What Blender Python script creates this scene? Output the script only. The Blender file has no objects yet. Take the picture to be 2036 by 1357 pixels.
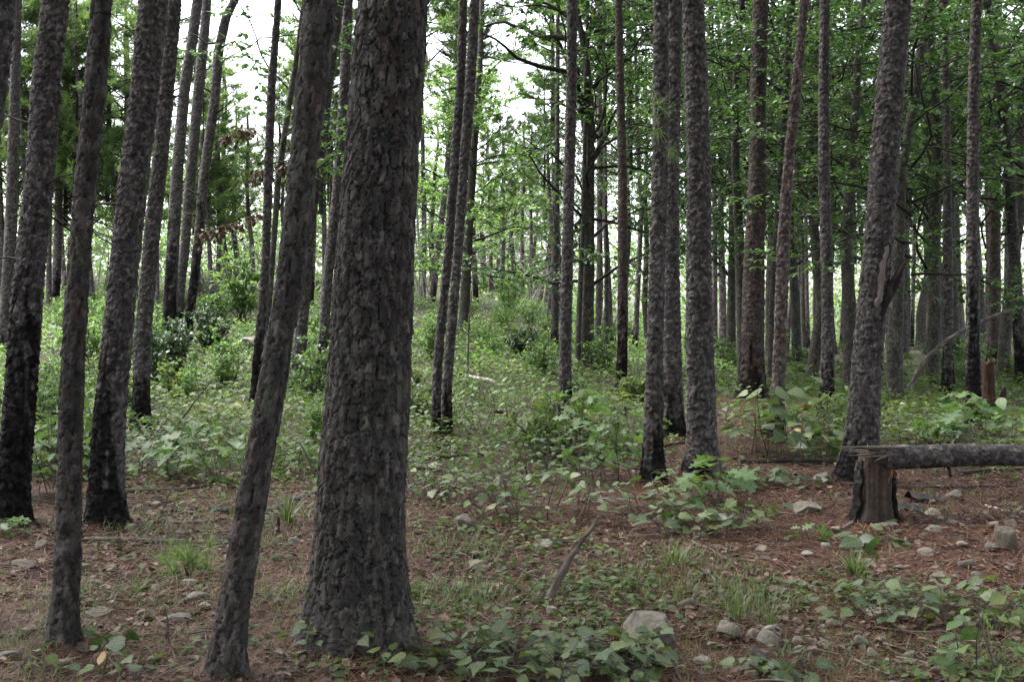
import bpy, math, random
import numpy as np
from mathutils import Matrix, Vector

random.seed(7)
RNG = np.random.default_rng(7)
R = math.radians
SC = bpy.context.scene
COL = SC.collection

# ------------------------------------------------------------------ camera
CAM_Z = 1.5
FPX = 2262.0            # focal length in photograph pixels (40 mm on a 36 mm sensor, 2036 px wide)
cam_d = bpy.data.cameras.new('camera')
cam_d.lens = 40.0
cam_d.sensor_width = 36.0
cam_d.clip_start = 0.05
cam_d.clip_end = 2000.0
cam_d.dof.use_dof = False
cam_d.dof.focus_distance = 7.5
cam_d.dof.aperture_fstop = 6.3
cam = bpy.data.objects.new('camera', cam_d)
cam.location = (0, 0, CAM_Z)
cam.rotation_euler = (R(90), 0, 0)
COL.objects.link(cam)
SC.camera = cam

# ------------------------------------------------------------------ sky, sun, exposure
SUN_EL, SUN_AZ = 62.0, 300.0      # high on the left, veiled by cloud
world = bpy.data.worlds.new('World')
SC.world = world
world.use_nodes = True
wn = world.node_tree
wn.nodes.clear()
w_out = wn.nodes.new('ShaderNodeOutputWorld')
w_bg = wn.nodes.new('ShaderNodeBackground')
w_sky = wn.nodes.new('ShaderNodeTexSky')
w_hs = wn.nodes.new('ShaderNodeHueSaturation')
w_sky.sky_type = 'NISHITA'
w_sky.sun_disc = False
w_sky.sun_elevation = R(SUN_EL)
w_sky.sun_rotation = R(SUN_AZ)
w_sky.air_density = 1.0
w_sky.dust_density = 5.0
w_sky.ozone_density = 1.0
w_hs.inputs['Saturation'].default_value = 0.34     # cloud cover: a white sky
w_bg.inputs['Strength'].default_value = 0.15
wn.links.new(w_sky.outputs[0], w_hs.inputs['Color'])
wn.links.new(w_hs.outputs[0], w_bg.inputs['Color'])
wn.links.new(w_bg.outputs[0], w_out.inputs['Surface'])

sun_d = bpy.data.lights.new('sun', 'SUN')
sun_d.energy = 1.5
sun_d.angle = R(25)
sun_d.color = (1.0, 0.985, 0.96)
sun = bpy.data.objects.new('sun', sun_d)
sun.rotation_euler = (R(90 - SUN_EL), 0, R(180 - SUN_AZ))
COL.objects.link(sun)

SC.view_settings.view_transform = 'Standard'
SC.view_settings.look = 'None'
SC.view_settings.gamma = 1.0
SC.view_settings.use_curve_mapping = False
SC.view_settings.exposure = 2.55
SC.render.engine = 'CYCLES'
SC.cycles.max_bounces = 4
SC.cycles.diffuse_bounces = 3
SC.cycles.glossy_bounces = 2
SC.cycles.transmission_bounces = 4
SC.cycles.use_denoising = True
SC.cycles.denoising_prefilter = 'NONE'
SC.cycles.use_adaptive_sampling = True
SC.cycles.adaptive_threshold = .01


# ------------------------------------------------------------------ noise
def _h(ix, iy, seed=0):
    a = (ix.astype(np.int64) * 374761393 + iy.astype(np.int64) * 668265263 + int(seed) * 2246822519) & 0xFFFFFFFF
    a = ((a ^ (a >> 13)) * 1274126177) & 0xFFFFFFFF
    a = ((a ^ (a >> 16)) * 2654435761) & 0xFFFFFFFF
    a = a ^ (a >> 15)
    return (a & 0xFFFFFF) / float(0x1000000)


def vnoise(x, y, seed=0):
    x = np.asarray(x, float); y = np.asarray(y, float)
    ix = np.floor(x); iy = np.floor(y)
    fx = x - ix; fy = y - iy
    fx = fx * fx * (3 - 2 * fx); fy = fy * fy * (3 - 2 * fy)
    a = _h(ix, iy, seed); b = _h(ix + 1, iy, seed); c = _h(ix, iy + 1, seed); d = _h(ix + 1, iy + 1, seed)
    return (a * (1 - fx) + b * fx) * (1 - fy) + (c * (1 - fx) + d * fx) * fy


def fbm(x, y, seed=0, octv=3):
    s = 0; a = 0.5; t = 0
    for i in range(octv):
        s = s + a * vnoise(x * 2 ** i, y * 2 ** i, seed + i * 17); t += a; a *= 0.5
    return s / t


def sstep(a, b, x):
    t = np.clip((np.asarray(x, float) - a) / (b - a), 0, 1)
    return t * t * (3 - 2 * t)


# ------------------------------------------------------------------ the lie of the land
PD = np.array([-40, 0, 4.8, 8, 10, 13, 18, 25, 32, 40, 60, 90, 150, 600.])
PL = np.array([-1.8, -1.5, -1.37, -1.30, -1.22, -1.03, -.78, -.10, .80, 1.75, 3.4, 4.2, 3.5, 2.0])
PR = np.array([-1.8, -1.5, -1.37, -1.27, -1.15, -1.05, -.92, -.72, -.55, -.40, -.12, -2.0, -8.0, -30])


def ground_z(x, y):
    x = np.asarray(x, float); y = np.asarray(y, float)
    s = sstep(-2.0, 6.5, x)
    z = np.interp(y, PD, PL) * (1 - s) + np.interp(y, PD, PR) * s
    amp = sstep(30, 12, y) * 0.5 + 0.5
    z = z + (fbm(x * .45, y * .45, 3, 3) - .5) * .16 * amp + (fbm(x * 2.2, y * 2.2, 9, 2) - .5) * .05
    return CAM_Z + z


def locate(px, py, dmin=3.0, dmax=75.0):
    """Where the sight line of a photograph pixel meets the ground."""
    d = np.arange(dmin, dmax, .05)
    x = (px - 1018) / FPX * d
    z = CAM_Z - (py - 678.5) / FPX * d
    g = ground_z(x, d)
    k = np.nonzero(z <= g)[0]
    i = k[0] if len(k) else len(d) - 1
    return float(x[i]), float(d[i]), float(g[i])


def pt(px, py, d):
    return np.array([(px - 1018) / FPX * d, d, CAM_Z - (py - 678.5) / FPX * d])


# ------------------------------------------------------------------ mesh helpers
def mesh_np(name, V, F, mat, tint=None, smooth=False):
    """V (n,3); F list of int arrays (k,3) or (k,4); tint (n,3) -> point colour attribute."""
    me = bpy.data.meshes.new(name)
    V = np.ascontiguousarray(V, np.float32)
    me.vertices.add(len(V)); me.vertices.foreach_set('co', V.ravel())
    F = [np.asarray(f, np.int32) for f in F if len(f)]
    loops = np.concatenate([f.ravel() for f in F])
    sizes = np.concatenate([np.full(len(f), f.shape[1], np.int32) for f in F])
    starts = np.concatenate([[0], np.cumsum(sizes)[:-1]]).astype(np.int32)
    me.loops.add(len(loops)); me.loops.foreach_set('vertex_index', loops)
    me.polygons.add(len(sizes)); me.polygons.foreach_set('loop_start', starts)
    if tint is not None:
        a = me.attributes.new('tint', 'FLOAT_COLOR', 'POINT')
        c = np.ones((len(V), 4), np.float32); c[:, :3] = tint
        a.data.foreach_set('color', c.ravel())
    me.update(calc_edges=True)
    if smooth:
        me.polygons.foreach_set('use_smooth', np.ones(len(sizes), bool))
    if mat is not None:
        me.materials.append(mat)
    return me


class Acc:
    """Collects pieces that together make one part."""
    def __init__(self):
        self.V = []; self.Q = []; self.T = []; self.C = []; self.n = 0
    def add(self, V, Q=None, T=None, C=None):
        V = np.asarray(V, float)
        if Q is not None and len(Q): self.Q.append(np.asarray(Q) + self.n)
        if T is not None and len(T): self.T.append(np.asarray(T) + self.n)
        self.V.append(V)
        self.C.append(np.tile(np.asarray(C, float), (len(V), 1)) if C is not None and np.ndim(C) == 1 else (C if C is not None else np.full((len(V), 3), .5)))
        self.n += len(V)
    def mesh(self, name, mat, smooth=False):
        F = []
        if self.Q: F.append(np.concatenate(self.Q))
        if self.T: F.append(np.concatenate(self.T))
        return mesh_np(name, np.concatenate(self.V), F, mat, np.concatenate(self.C), smooth)


def tube(path, rad, n=6, cap=True):
    P = np.asarray(path, float); rad = np.asarray(rad, float); m = len(P)
    T = np.gradient(P, axis=0); T /= np.linalg.norm(T, axis=1, keepdims=True) + 1e-9
    ref = np.array([0, 0, 1.]) if abs(T[:, 2]).mean() < .8 else np.array([1., 0, 0])
    A = np.cross(T, ref); A /= np.linalg.norm(A, axis=1, keepdims=True) + 1e-9
    B = np.cross(T, A)
    th = np.arange(n) / n * 2 * math.pi
    V = P[:, None, :] + rad[:, None, None] * (np.cos(th)[None, :, None] * A[:, None, :] + np.sin(th)[None, :, None] * B[:, None, :])
    i = np.arange(m - 1)[:, None] * n; j = np.arange(n)[None, :]; jn = (j + 1) % n
    Q = np.stack([i + j, i + jn, i + n + jn, i + n + j], -1).reshape(-1, 4)
    V = V.reshape(-1, 3); Tt = None
    if cap:
        V = np.concatenate([V, P[:1], P[-1:]]); a, b = m * n, m * n + 1
        j = np.arange(n); jn = (j + 1) % n
        Tt = np.concatenate([np.stack([jn, j, np.full(n, a)], 1), np.stack([(m - 1) * n + j, (m - 1) * n + jn, np.full(n, b)], 1)])
    return V, Q, Tt


def obj(name, me, parent=None, loc=(0, 0, 0), rot=(0, 0, 0), scale=(1, 1, 1)):
    o = bpy.data.objects.new(name, me)
    o.location = loc; o.rotation_euler = rot; o.scale = scale
    COL.objects.link(o)
    if parent is not None: o.parent = parent
    return o


def tag(o, label=None, cat=None, group=None, kind=None):
    if label: o['label'] = label
    if cat: o['category'] = cat
    if group: o['group'] = group
    if kind: o['kind'] = kind
    return o


def thing(name, label, cat, loc=(0, 0, 0), group=None, rotz=0):
    o = obj(name, None, None, loc, (0, 0, rotz))
    o.empty_display_size = .1
    return tag(o, label, cat, group)


# ------------------------------------------------------------------ materials
def new_mat(name):
    m = bpy.data.materials.new(name); m.use_nodes = True
    nt = m.node_tree; nt.nodes.clear()
    return m, nt


def N(nt, typ, **kw):
    n = nt.nodes.new(typ)
    for k, v in kw.items():
        if k.startswith('i_'):
            n.inputs[k[2:].replace('_', ' ')].default_value = v
        else:
            setattr(n, k, v)
    return n


def ramp(nt, stops, interp='LINEAR'):
    r = nt.nodes.new('ShaderNodeValToRGB')
    r.color_ramp.interpolation = interp
    e = r.color_ramp.elements
    e[0].position, e[0].color = stops[0][0], (*stops[0][1], 1)
    e[1].position, e[1].color = stops[-1][0], (*stops[-1][1], 1)
    for p, c in stops[1:-1]:
        x = e.new(p); x.color = (*c, 1)
    return r


def mixc(nt, fac, a, b, blend='MIX'):
    m = nt.nodes.new('ShaderNodeMix'); m.data_type = 'RGBA'; m.blend_type = blend; m.clamp_factor = True
    for s, v in ((0, fac), (6, a), (7, b)):
        if hasattr(v, 'is_linked') or hasattr(v, 'links'):
            nt.links.new(v, m.inputs[s])
        else:
            m.inputs[s].default_value = v if s == 0 else (*v, 1)
    return m.outputs[2]


def math_n(nt, op, a, b=0.0, clamp=False):
    m = nt.nodes.new('ShaderNodeMath'); m.operation = op; m.use_clamp = clamp
    for s, v in ((0, a), (1, b)):
        if hasattr(v, 'links'): nt.links.new(v, m.inputs[s])
        else: m.inputs[s].default_value = v
    return m.outputs[0]


def finish(nt, bsdf):
    o = nt.nodes.new('ShaderNodeOutputMaterial'); nt.links.new(bsdf, o.inputs['Surface'])


def bark_mat(name, dark, light, red, red_amt=.35, lichen_amt=.25, scale=1.0, vz=.62, con=1.0):
    m, nt = new_mat(name); L = nt.links.new
    tc = N(nt, 'ShaderNodeTexCoord')
    mp = N(nt, 'ShaderNodeMapping'); mp.inputs['Scale'].default_value = (1, 1, .38); L(tc.outputs['Object'], mp.inputs[0])
    at = N(nt, 'ShaderNodeAttribute', attribute_name='tint')
    sp = N(nt, 'ShaderNodeSeparateColor'); L(at.outputs['Color'], sp.inputs[0])
    n1 = N(nt, 'ShaderNodeTexNoise', i_Scale=38 * scale, i_Detail=6.0, i_Roughness=.65); L(mp.outputs[0], n1.inputs['Vector'])
    n2 = N(nt, 'ShaderNodeTexNoise', i_Scale=5.0, i_Detail=3.0); L(tc.outputs['Object'], n2.inputs['Vector'])
    n3 = N(nt, 'ShaderNodeTexNoise', i_Scale=150 * scale, i_Detail=3.0); L(mp.outputs[0], n3.inputs['Vector'])
    v = math_n(nt, 'ADD', math_n(nt, 'MULTIPLY', sp.outputs[0], .42), math_n(nt, 'MULTIPLY', math_n(nt, 'SUBTRACT', n1.outputs[0], .05), .85))
    r1 = ramp(nt, [(.24, dark), (.50, tuple(a * .72 + b * .28 for a, b in zip(dark, light))), (.72, tuple(a * .3 + b * .7 for a, b in zip(dark, light))), (.90, light)]); L(v, r1.inputs[0])
    dn = N(nt, 'ShaderNodeTexNoise', i_Scale=26 * scale, i_Detail=3.0); L(tc.outputs['Object'], dn.inputs['Vector'])
    dm = N(nt, 'ShaderNodeVectorMath', operation='MULTIPLY_ADD'); L(dn.outputs['Color'], dm.inputs[0]); dm.inputs[1].default_value = (.045 / scale, .045 / scale, .03 / scale); L(tc.outputs['Object'], dm.inputs[2])
    mv = N(nt, 'ShaderNodeMapping'); mv.inputs['Scale'].default_value = (1, 1, vz); L(dm.outputs[0], mv.inputs[0])
    vo = N(nt, 'ShaderNodeTexVoronoi', i_Scale=44 * scale); L(mv.outputs[0], vo.inputs['Vector'])
    ve = N(nt, 'ShaderNodeTexVoronoi', feature='DISTANCE_TO_EDGE', i_Scale=44 * scale); L(mv.outputs[0], ve.inputs['Vector'])
    vs = N(nt, 'ShaderNodeSeparateColor'); L(vo.outputs['Color'], vs.inputs[0])
    er = ramp(nt, [(.0, (0, 0, 0)), (.09, (1, 1, 1))]); L(ve.outputs['Distance'], er.inputs[0])
    rm = ramp(nt, [(.55, (0, 0, 0)), (.8, (1, 1, 1))]); L(sp.outputs[2], rm.inputs[0])
    scm = ramp(nt, [(p_, tuple(1 + (q_ - 1) * con for q_ in c_)) for p_, c_ in [(.0, (.42, .40, .39)), (.5, (.85, .84, .84)), (.85, (1.35, 1.33, 1.33)), (1, (1.9, 1.85, 1.85))]]); L(vs.outputs[0], scm.inputs[0])
    c = mixc(nt, math_n(nt, 'MULTIPLY', rm.outputs[0], red_amt * 2), r1.outputs[0], red)
    lm = ramp(nt, [(.56, (0, 0, 0)), (.72, (1, 1, 1))]); L(n2.outputs[0], lm.inputs[0])
    lf = math_n(nt, 'MULTIPLY', math_n(nt, 'MULTIPLY', lm.outputs[0], n1.outputs[0]), lichen_amt * 1.6)
    c = mixc(nt, lf, c, (.10, .125, .075))
    c = mixc(nt, 1.0, c, scm.outputs[0], 'MULTIPLY')
    c = mixc(nt, sp.outputs[1], c, (.006, .0055, .0055))
    b = N(nt, 'ShaderNodeBsdfPrincipled', i_Roughness=.82)
    L(math_n(nt, 'MULTIPLY', math_n(nt, 'SUBTRACT', 1.0, sp.outputs[1]), .35), b.inputs['Specular IOR Level'])
    L(c, b.inputs['Base Color'])
    bp = N(nt, 'ShaderNodeBump', i_Strength=.7, i_Distance=.007)
    hh = math_n(nt, 'ADD', math_n(nt, 'MULTIPLY', n1.outputs[0], .3), math_n(nt, 'ADD', math_n(nt, 'MULTIPLY', n3.outputs[0], .3), math_n(nt, 'ADD', math_n(nt, 'MULTIPLY', er.outputs[0], .7), math_n(nt, 'MULTIPLY', vs.outputs[1], .5))))
    L(hh, bp.inputs['Height']); L(bp.outputs[0], b.inputs['Normal'])
    finish(nt, b.outputs[0])
    return m


def leaf_mat(name, cols, rough=.42, trans=.28, per_object=False, spec=.5, tcol=1.5):
    """cols: dark -> light leaf colours, picked by the leaf's own tint (or object random)."""
    m, nt = new_mat(name); L = nt.links.new
    if per_object:
        oi = N(nt, 'ShaderNodeObjectInfo'); f = oi.outputs['Random']
    else:
        at = N(nt, 'ShaderNodeAttribute', attribute_name='tint')
        sp = N(nt, 'ShaderNodeSeparateColor'); L(at.outputs['Color'], sp.inputs[0]); f = sp.outputs[0]
    k = len(cols)
    cols = [tuple(v * .91 + (.3 * c[0] + .6 * c[1] + .1 * c[2]) * .09 for v in c) for c in cols]
    r = ramp(nt, [(i / (k - 1), c) for i, c in enumerate(cols)]); L(f, r.inputs[0])
    tc = N(nt, 'ShaderNodeTexCoord')
    n = N(nt, 'ShaderNodeTexNoise', i_Scale=30.0, i_Detail=2.0); L(tc.outputs['Object'], n.inputs['Vector'])
    rr = ramp(nt, [(.3, (.78, .78, .78)), (.7, (1.15, 1.15, 1.1))]); L(n.outputs[0], rr.inputs[0])
    c = mixc(nt, 1.0, r.outputs[0], rr.outputs[0], 'MULTIPLY')
    if per_object:
        sx = N(nt, 'ShaderNodeSeparateXYZ'); L(tc.outputs['Object'], sx.inputs[0])
        ay = math_n(nt, 'ABSOLUTE', sx.outputs[1])
        w_ = math_n(nt, 'ABSOLUTE', math_n(nt, 'SUBTRACT', math_n(nt, 'FRACT', math_n(nt, 'MULTIPLY', math_n(nt, 'SUBTRACT', sx.outputs[0], math_n(nt, 'MULTIPLY', ay, .8)), 5.5)), .5))
        vm = math_n(nt, 'MAXIMUM', math_n(nt, 'LESS_THAN', w_, .07), math_n(nt, 'LESS_THAN', ay, .018))
        c = mixc(nt, math_n(nt, 'MULTIPLY', vm, .45), c, (.16, .20, .09))
        bl = N(nt, 'ShaderNodeTexNoise', i_Scale=3.0, i_Detail=4.0); L(tc.outputs['Object'], bl.inputs['Vector'])
        ob_ = N(nt, 'ShaderNodeObjectInfo'); va_ = N(nt, 'ShaderNodeVectorMath', operation='ADD'); cb_ = N(nt, 'ShaderNodeCombineXYZ'); L(math_n(nt, 'MULTIPLY', ob_.outputs['Random'], 91.0), cb_.inputs[2])
        L(tc.outputs['Object'], va_.inputs[0]); L(cb_.outputs[0], va_.inputs[1]); L(va_.outputs[0], bl.inputs['Vector'])
        br = ramp(nt, [(.62, (0, 0, 0)), (.70, (1, 1, 1))]); L(bl.outputs[0], br.inputs[0])
        c = mixc(nt, math_n(nt, 'MULTIPLY', br.outputs[0], .7), c, (.13, .085, .03))
    b = N(nt, 'ShaderNodeBsdfPrincipled', i_Roughness=rough)
    b.inputs['Specular IOR Level'].default_value = spec
    L(c, b.inputs['Base Color'])
    t = N(nt, 'ShaderNodeBsdfTranslucent')
    tcx = mixc(nt, 1.0, c, (tcol * 1.0, tcol * 1.08, tcol * .66), 'MULTIPLY'); L(tcx, t.inputs['Color'])
    mx = N(nt, 'ShaderNodeMixShader'); mx.inputs[0].default_value = trans
    L(b.outputs[0], mx.inputs[1]); L(t.outputs[0], mx.inputs[2])
    finish(nt, mx.outputs[0])
    return m


def tint_mat(name, cols, rough=.85, noise=20.0, bump=.3, spec=.3, stretch=(1, 1, 1), dist=.01):
    m, nt = new_mat(name); L = nt.links.new
    tc = N(nt, 'ShaderNodeTexCoord')
    mp = N(nt, 'ShaderNodeMapping'); mp.inputs['Scale'].default_value = stretch; L(tc.outputs['Object'], mp.inputs[0])
    at = N(nt, 'ShaderNodeAttribute', attribute_name='tint')
    sp = N(nt, 'ShaderNodeSeparateColor'); L(at.outputs['Color'], sp.inputs[0])
    n = N(nt, 'ShaderNodeTexNoise', i_Scale=noise, i_Detail=6.0, i_Roughness=.6); L(mp.outputs[0], n.inputs['Vector'])
    f = math_n(nt, 'ADD', math_n(nt, 'MULTIPLY', sp.outputs[0], .6), math_n(nt, 'MULTIPLY', n.outputs[0], .4))
    k = len(cols)
    r = ramp(nt, [(.15 + .7 * i / (k - 1), c) for i, c in enumerate(cols)]); L(f, r.inputs[0])
    b = N(nt, 'ShaderNodeBsdfPrincipled', i_Roughness=rough)
    b.inputs['Specular IOR Level'].default_value = spec
    L(mixc(nt, sp.outputs[1], r.outputs[0], (.011, .010, .010)), b.inputs['Base Color'])
    bp = N(nt, 'ShaderNodeBump', i_Strength=bump, i_Distance=dist)
    L(n.outputs[0], bp.inputs['Height']); L(bp.outputs[0], b.inputs['Normal'])
    finish(nt, b.outputs[0])
    return m


def rock_mat():
    m, nt = new_mat('stone'); L = nt.links.new
    tc = N(nt, 'ShaderNodeTexCoord'); oi = N(nt, 'ShaderNodeObjectInfo')
    va = N(nt, 'ShaderNodeVectorMath', operation='ADD')
    cx = N(nt, 'ShaderNodeCombineXYZ'); L(math_n(nt, 'MULTIPLY', oi.outputs['Random'], 37.0), cx.inputs[0])
    L(tc.outputs['Object'], va.inputs[0]); L(cx.outputs[0], va.inputs[1])
    n1 = N(nt, 'ShaderNodeTexNoise', i_Scale=4.0, i_Detail=8.0, i_Roughness=.65); L(va.outputs[0], n1.inputs['Vector'])
    n2 = N(nt, 'ShaderNodeTexNoise', i_Scale=6.0, i_Detail=7.0); L(va.outputs[0], n2.inputs['Vector'])
    base = ramp(nt, [(0, (.085, .062, .048)), (.3, (.125, .100, .080)), (.6, (.150, .136, .118)), (.8, (.19, .155, .105)), (1, (.29, .27, .25))]); L(oi.outputs['Random'], base.inputs[0])
    mod = ramp(nt, [(.3, (.48, .46, .44)), (.55, (.95, .94, .92)), (.75, (1.25, 1.2, 1.1))]); L(n1.outputs[0], mod.inputs[0])
    c = mixc(nt, 1.0, base.outputs[0], mod.outputs[0], 'MULTIPLY')
    lm = ramp(nt, [(.50, (0, 0, 0)), (.62, (1, 1, 1))]); L(n2.outputs[0], lm.inputs[0])
    c = mixc(nt, math_n(nt, 'MULTIPLY', lm.outputs[0], .6), c, (.065, .068, .042))
    b = N(nt, 'ShaderNodeBsdfPrincipled', i_Roughness=.85); L(c, b.inputs['Base Color'])
    bp = N(nt, 'ShaderNodeBump', i_Strength=.6, i_Distance=.02)
    L(math_n(nt, 'ADD', n1.outputs[0], math_n(nt, 'MULTIPLY', n2.outputs[0], .4)), bp.inputs['Height']); L(bp.outputs[0], b.inputs['Normal'])
    finish(nt, b.outputs[0])
    return m


def ground_mat():
    m, nt = new_mat('forest_floor'); L = nt.links.new
    tc = N(nt, 'ShaderNodeTexCoord')
    at = N(nt, 'ShaderNodeAttribute', attribute_name='tint')
    sp = N(nt, 'ShaderNodeSeparateColor'); L(at.outputs['Color'], sp.inputs[0])
    n1 = N(nt, 'ShaderNodeTexNoise', i_Scale=2.2, i_Detail=6.0, i_Roughness=.6); L(tc.outputs['Object'], n1.inputs['Vector'])
    n2 = N(nt, 'ShaderNodeTexNoise', i_Scale=34.0, i_Detail=5.0, i_Roughness=.7); L(tc.outputs['Object'], n2.inputs['Vector'])
    mp = N(nt, 'ShaderNodeMapping'); mp.inputs['Scale'].default_value = (60, 9, 20); mp.inputs['Rotation'].default_value = (0, 0, .7); L(tc.outputs['Object'], mp.inputs[0])
    n3 = N(nt, 'ShaderNodeTexNoise', i_Scale=1.0, i_Detail=3.0, i_Distortion=1.2); L(mp.outputs[0], n3.inputs['Vector'])
    mp2 = N(nt, 'ShaderNodeMapping'); mp2.inputs['Scale'].default_value = (60, 9, 20); mp2.inputs['Rotation'].default_value = (0, 0, -.8); L(tc.outputs['Object'], mp2.inputs[0])
    n4 = N(nt, 'ShaderNodeTexNoise', i_Scale=1.0, i_Detail=3.0, i_Distortion=1.2); L(mp2.outputs[0], n4.inputs['Vector'])
    st = math_n(nt, 'MAXIMUM', n3.outputs[0], n4.outputs[0])
    r = ramp(nt, [(.36, (.013, .0085, .006)), (.52, (.044, .021, .014)), (.64, (.092, .047, .030)), (.78, (.17, .115, .080))])
    L(math_n(nt, 'ADD', math_n(nt, 'MULTIPLY', st, .6), math_n(nt, 'MULTIPLY', n2.outputs[0], .4)), r.inputs[0])
    so = ramp(nt, [(.36, (.42, .38, .38)), (.52, (.85, .8, .8)), (.66, (1.25, 1.2, 1.15))]); L(n1.outputs[0], so.inputs[0])
    c = mixc(nt, 1.0, r.outputs[0], so.outputs[0], 'MULTIPLY')
    g = ramp(nt, [(.3, (.014, .018, .008)), (.55, (.038, .046, .020)), (.75, (.085, .088, .045))]); L(n2.outputs[0], g.inputs[0])
    c = mixc(nt, sp.outputs[0], c, g.outputs[0])
    b = N(nt, 'ShaderNodeBsdfPrincipled', i_Roughness=.9); L(c, b.inputs['Base Color'])
    b.inputs['Specular IOR Level'].default_value = .2
    bp = N(nt, 'ShaderNodeBump', i_Strength=.9, i_Distance=.03)
    L(math_n(nt, 'ADD', st, n2.outputs[0]), bp.inputs['Height']); L(bp.outputs[0], b.inputs['Normal'])
    finish(nt, b.outputs[0])
    return m


M = {}
M['bark'] = bark_mat('pine_bark', (.0070, .0056, .0052), (.112, .100, .097), (.070, .036, .025), .17, .10)
M['bark_brown'] = bark_mat('brown_pine_bark', (.010, .0075, .0065), (.085, .066, .058), (.075, .034, .022), .3, .10)
M['bark_red'] = bark_mat('reddish_pine_bark', (.016, .011, .010), (.150, .122, .115), (.115, .052, .034), .45, .05)
M['bark_old'] = bark_mat('old_pine_bark', (.0055, .0046, .0041), (.068, .060, .054), (.055, .029, .019), .14, .32, 1.0, .30, .85)
M['bark_oak'] = bark_mat('oak_bark', (.020, .018, .015), (.085, .078, .066), (.05, .042, .03), .1, .5)
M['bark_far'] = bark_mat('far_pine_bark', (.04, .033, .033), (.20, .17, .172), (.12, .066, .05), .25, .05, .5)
M['dead_wood'] = tint_mat('dead_wood', [(.028, .022, .018), (.075, .061, .052), (.17, .145, .13)], stretch=(1, 1, 1), noise=40)
M['grey_twig'] = tint_mat('grey_twig', [(.16, .145, .135), (.26, .24, .225), (.40, .375, .35)], noise=10)
M['pole'] = tint_mat('weathered_pole', [(.030, .026, .022), (.085, .074, .066), (.19, .17, .155)], noise=30, bump=.6)
M['twig'] = tint_mat('twig', [(.03, .025, .02), (.07, .055, .045), (.12, .10, .085)], noise=10)
M['raw_wood'] = tint_mat('raw_wood', [(.011, .0078, .006), (.044, .030, .022), (.105, .070, .048)], stretch=(1, 1, .10), noise=45, bump=.6)
M['pale_wood'] = tint_mat('pale_wood', [(.055, .038, .032), (.15, .12, .108), (.25, .215, .20)], stretch=(1, 1, .08), noise=90, bump=.5)
M['red_wood'] = tint_mat('red_wood', [(.012, .006, .004), (.034, .014, .008), (.075, .030, .015)], stretch=(1, 1, .15), noise=50, bump=.6)
M['char'] = tint_mat('charred_wood', [(.008, .008, .008), (.02, .018, .017), (.06, .055, .052)], noise=60, bump=.8)
M['stone'] = rock_mat()
M['ground'] = ground_mat()
GREEN_A = [(.019, .046, .015), (.034, .076, .022), (.050, .102, .029), (.082, .136, .038)]
GREEN_B = [(.030, .060, .020), (.052, .10, .030), (.078, .135, .040), (.12, .17, .045)]
M['oak_leaf'] = leaf_mat('oak_leaf', GREEN_A, .46, .40, tcol=1.7)
M['light_leaf'] = leaf_mat('light_leaf', [(.046, .096, .030), (.076, .145, .042), (.112, .190, .058), (.165, .230, .072)], .5, .44, spec=.4, tcol=1.8)
M['shrub_leaf'] = leaf_mat('shrub_leaf', [(.029, .062, .020), (.050, .102, .030), (.076, .136, .040), (.115, .168, .048)], .48, .40, spec=.4, tcol=1.8)
M['dark_leaf'] = leaf_mat('dark_leaf', [(.014, .034, .012), (.024, .055, .018), (.036, .075, .025)], .5, .25)
M['cover_leaf'] = leaf_mat('cover_leaf', [(.036, .064, .018), (.060, .10, .026), (.090, .135, .034), (.16, .175, .045)], .6, .32, spec=.3, tcol=1.6)
M['vine_leaf'] = leaf_mat('vine_leaf', [(.026, .054, .017), (.042, .080, .021), (.062, .104, .026), (.115, .150, .034)], .48, .28, per_object=True, spec=.45)
M['lobed_leaf'] = leaf_mat('lobed_leaf', [(.035, .085, .025), (.055, .12, .032), (.075, .15, .038), (.11, .19, .045)], .52, .32, per_object=True, spec=.32)
M['yellow_leaf'] = leaf_mat('yellow_leaf', [(.30, .19, .03), (.26, .13, .045)], .55, .2, per_object=True)
M['needle'] = leaf_mat('pine_needle', [(.045, .088, .030), (.080, .140, .042), (.120, .185, .058), (.17, .23, .08)], .42, .46, tcol=1.8)
M['grass'] = leaf_mat('grass_blade', [(.042, .076, .018), (.066, .112, .026), (.098, .148, .038), (.18, .18, .08)], .45, .3)
M['brown_leaf'] = leaf_mat('brown_leaf', [(.026, .013, .009), (.060, .028, .019), (.105, .058, .040), (.20, .140, .105)], .65, .08, spec=.35, tcol=1.0)
M['straw'] = tint_mat('straw', [(.018, .0075, .0045), (.066, .026, .0145), (.135, .062, .034), (.235, .150, .095)], rough=.6, noise=3, bump=0)
M['mushroom'] = tint_mat('mushroom', [(.50, .40, .24), (.66, .57, .40), (.75, .68, .52)], noise=12, bump=.1)


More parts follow.
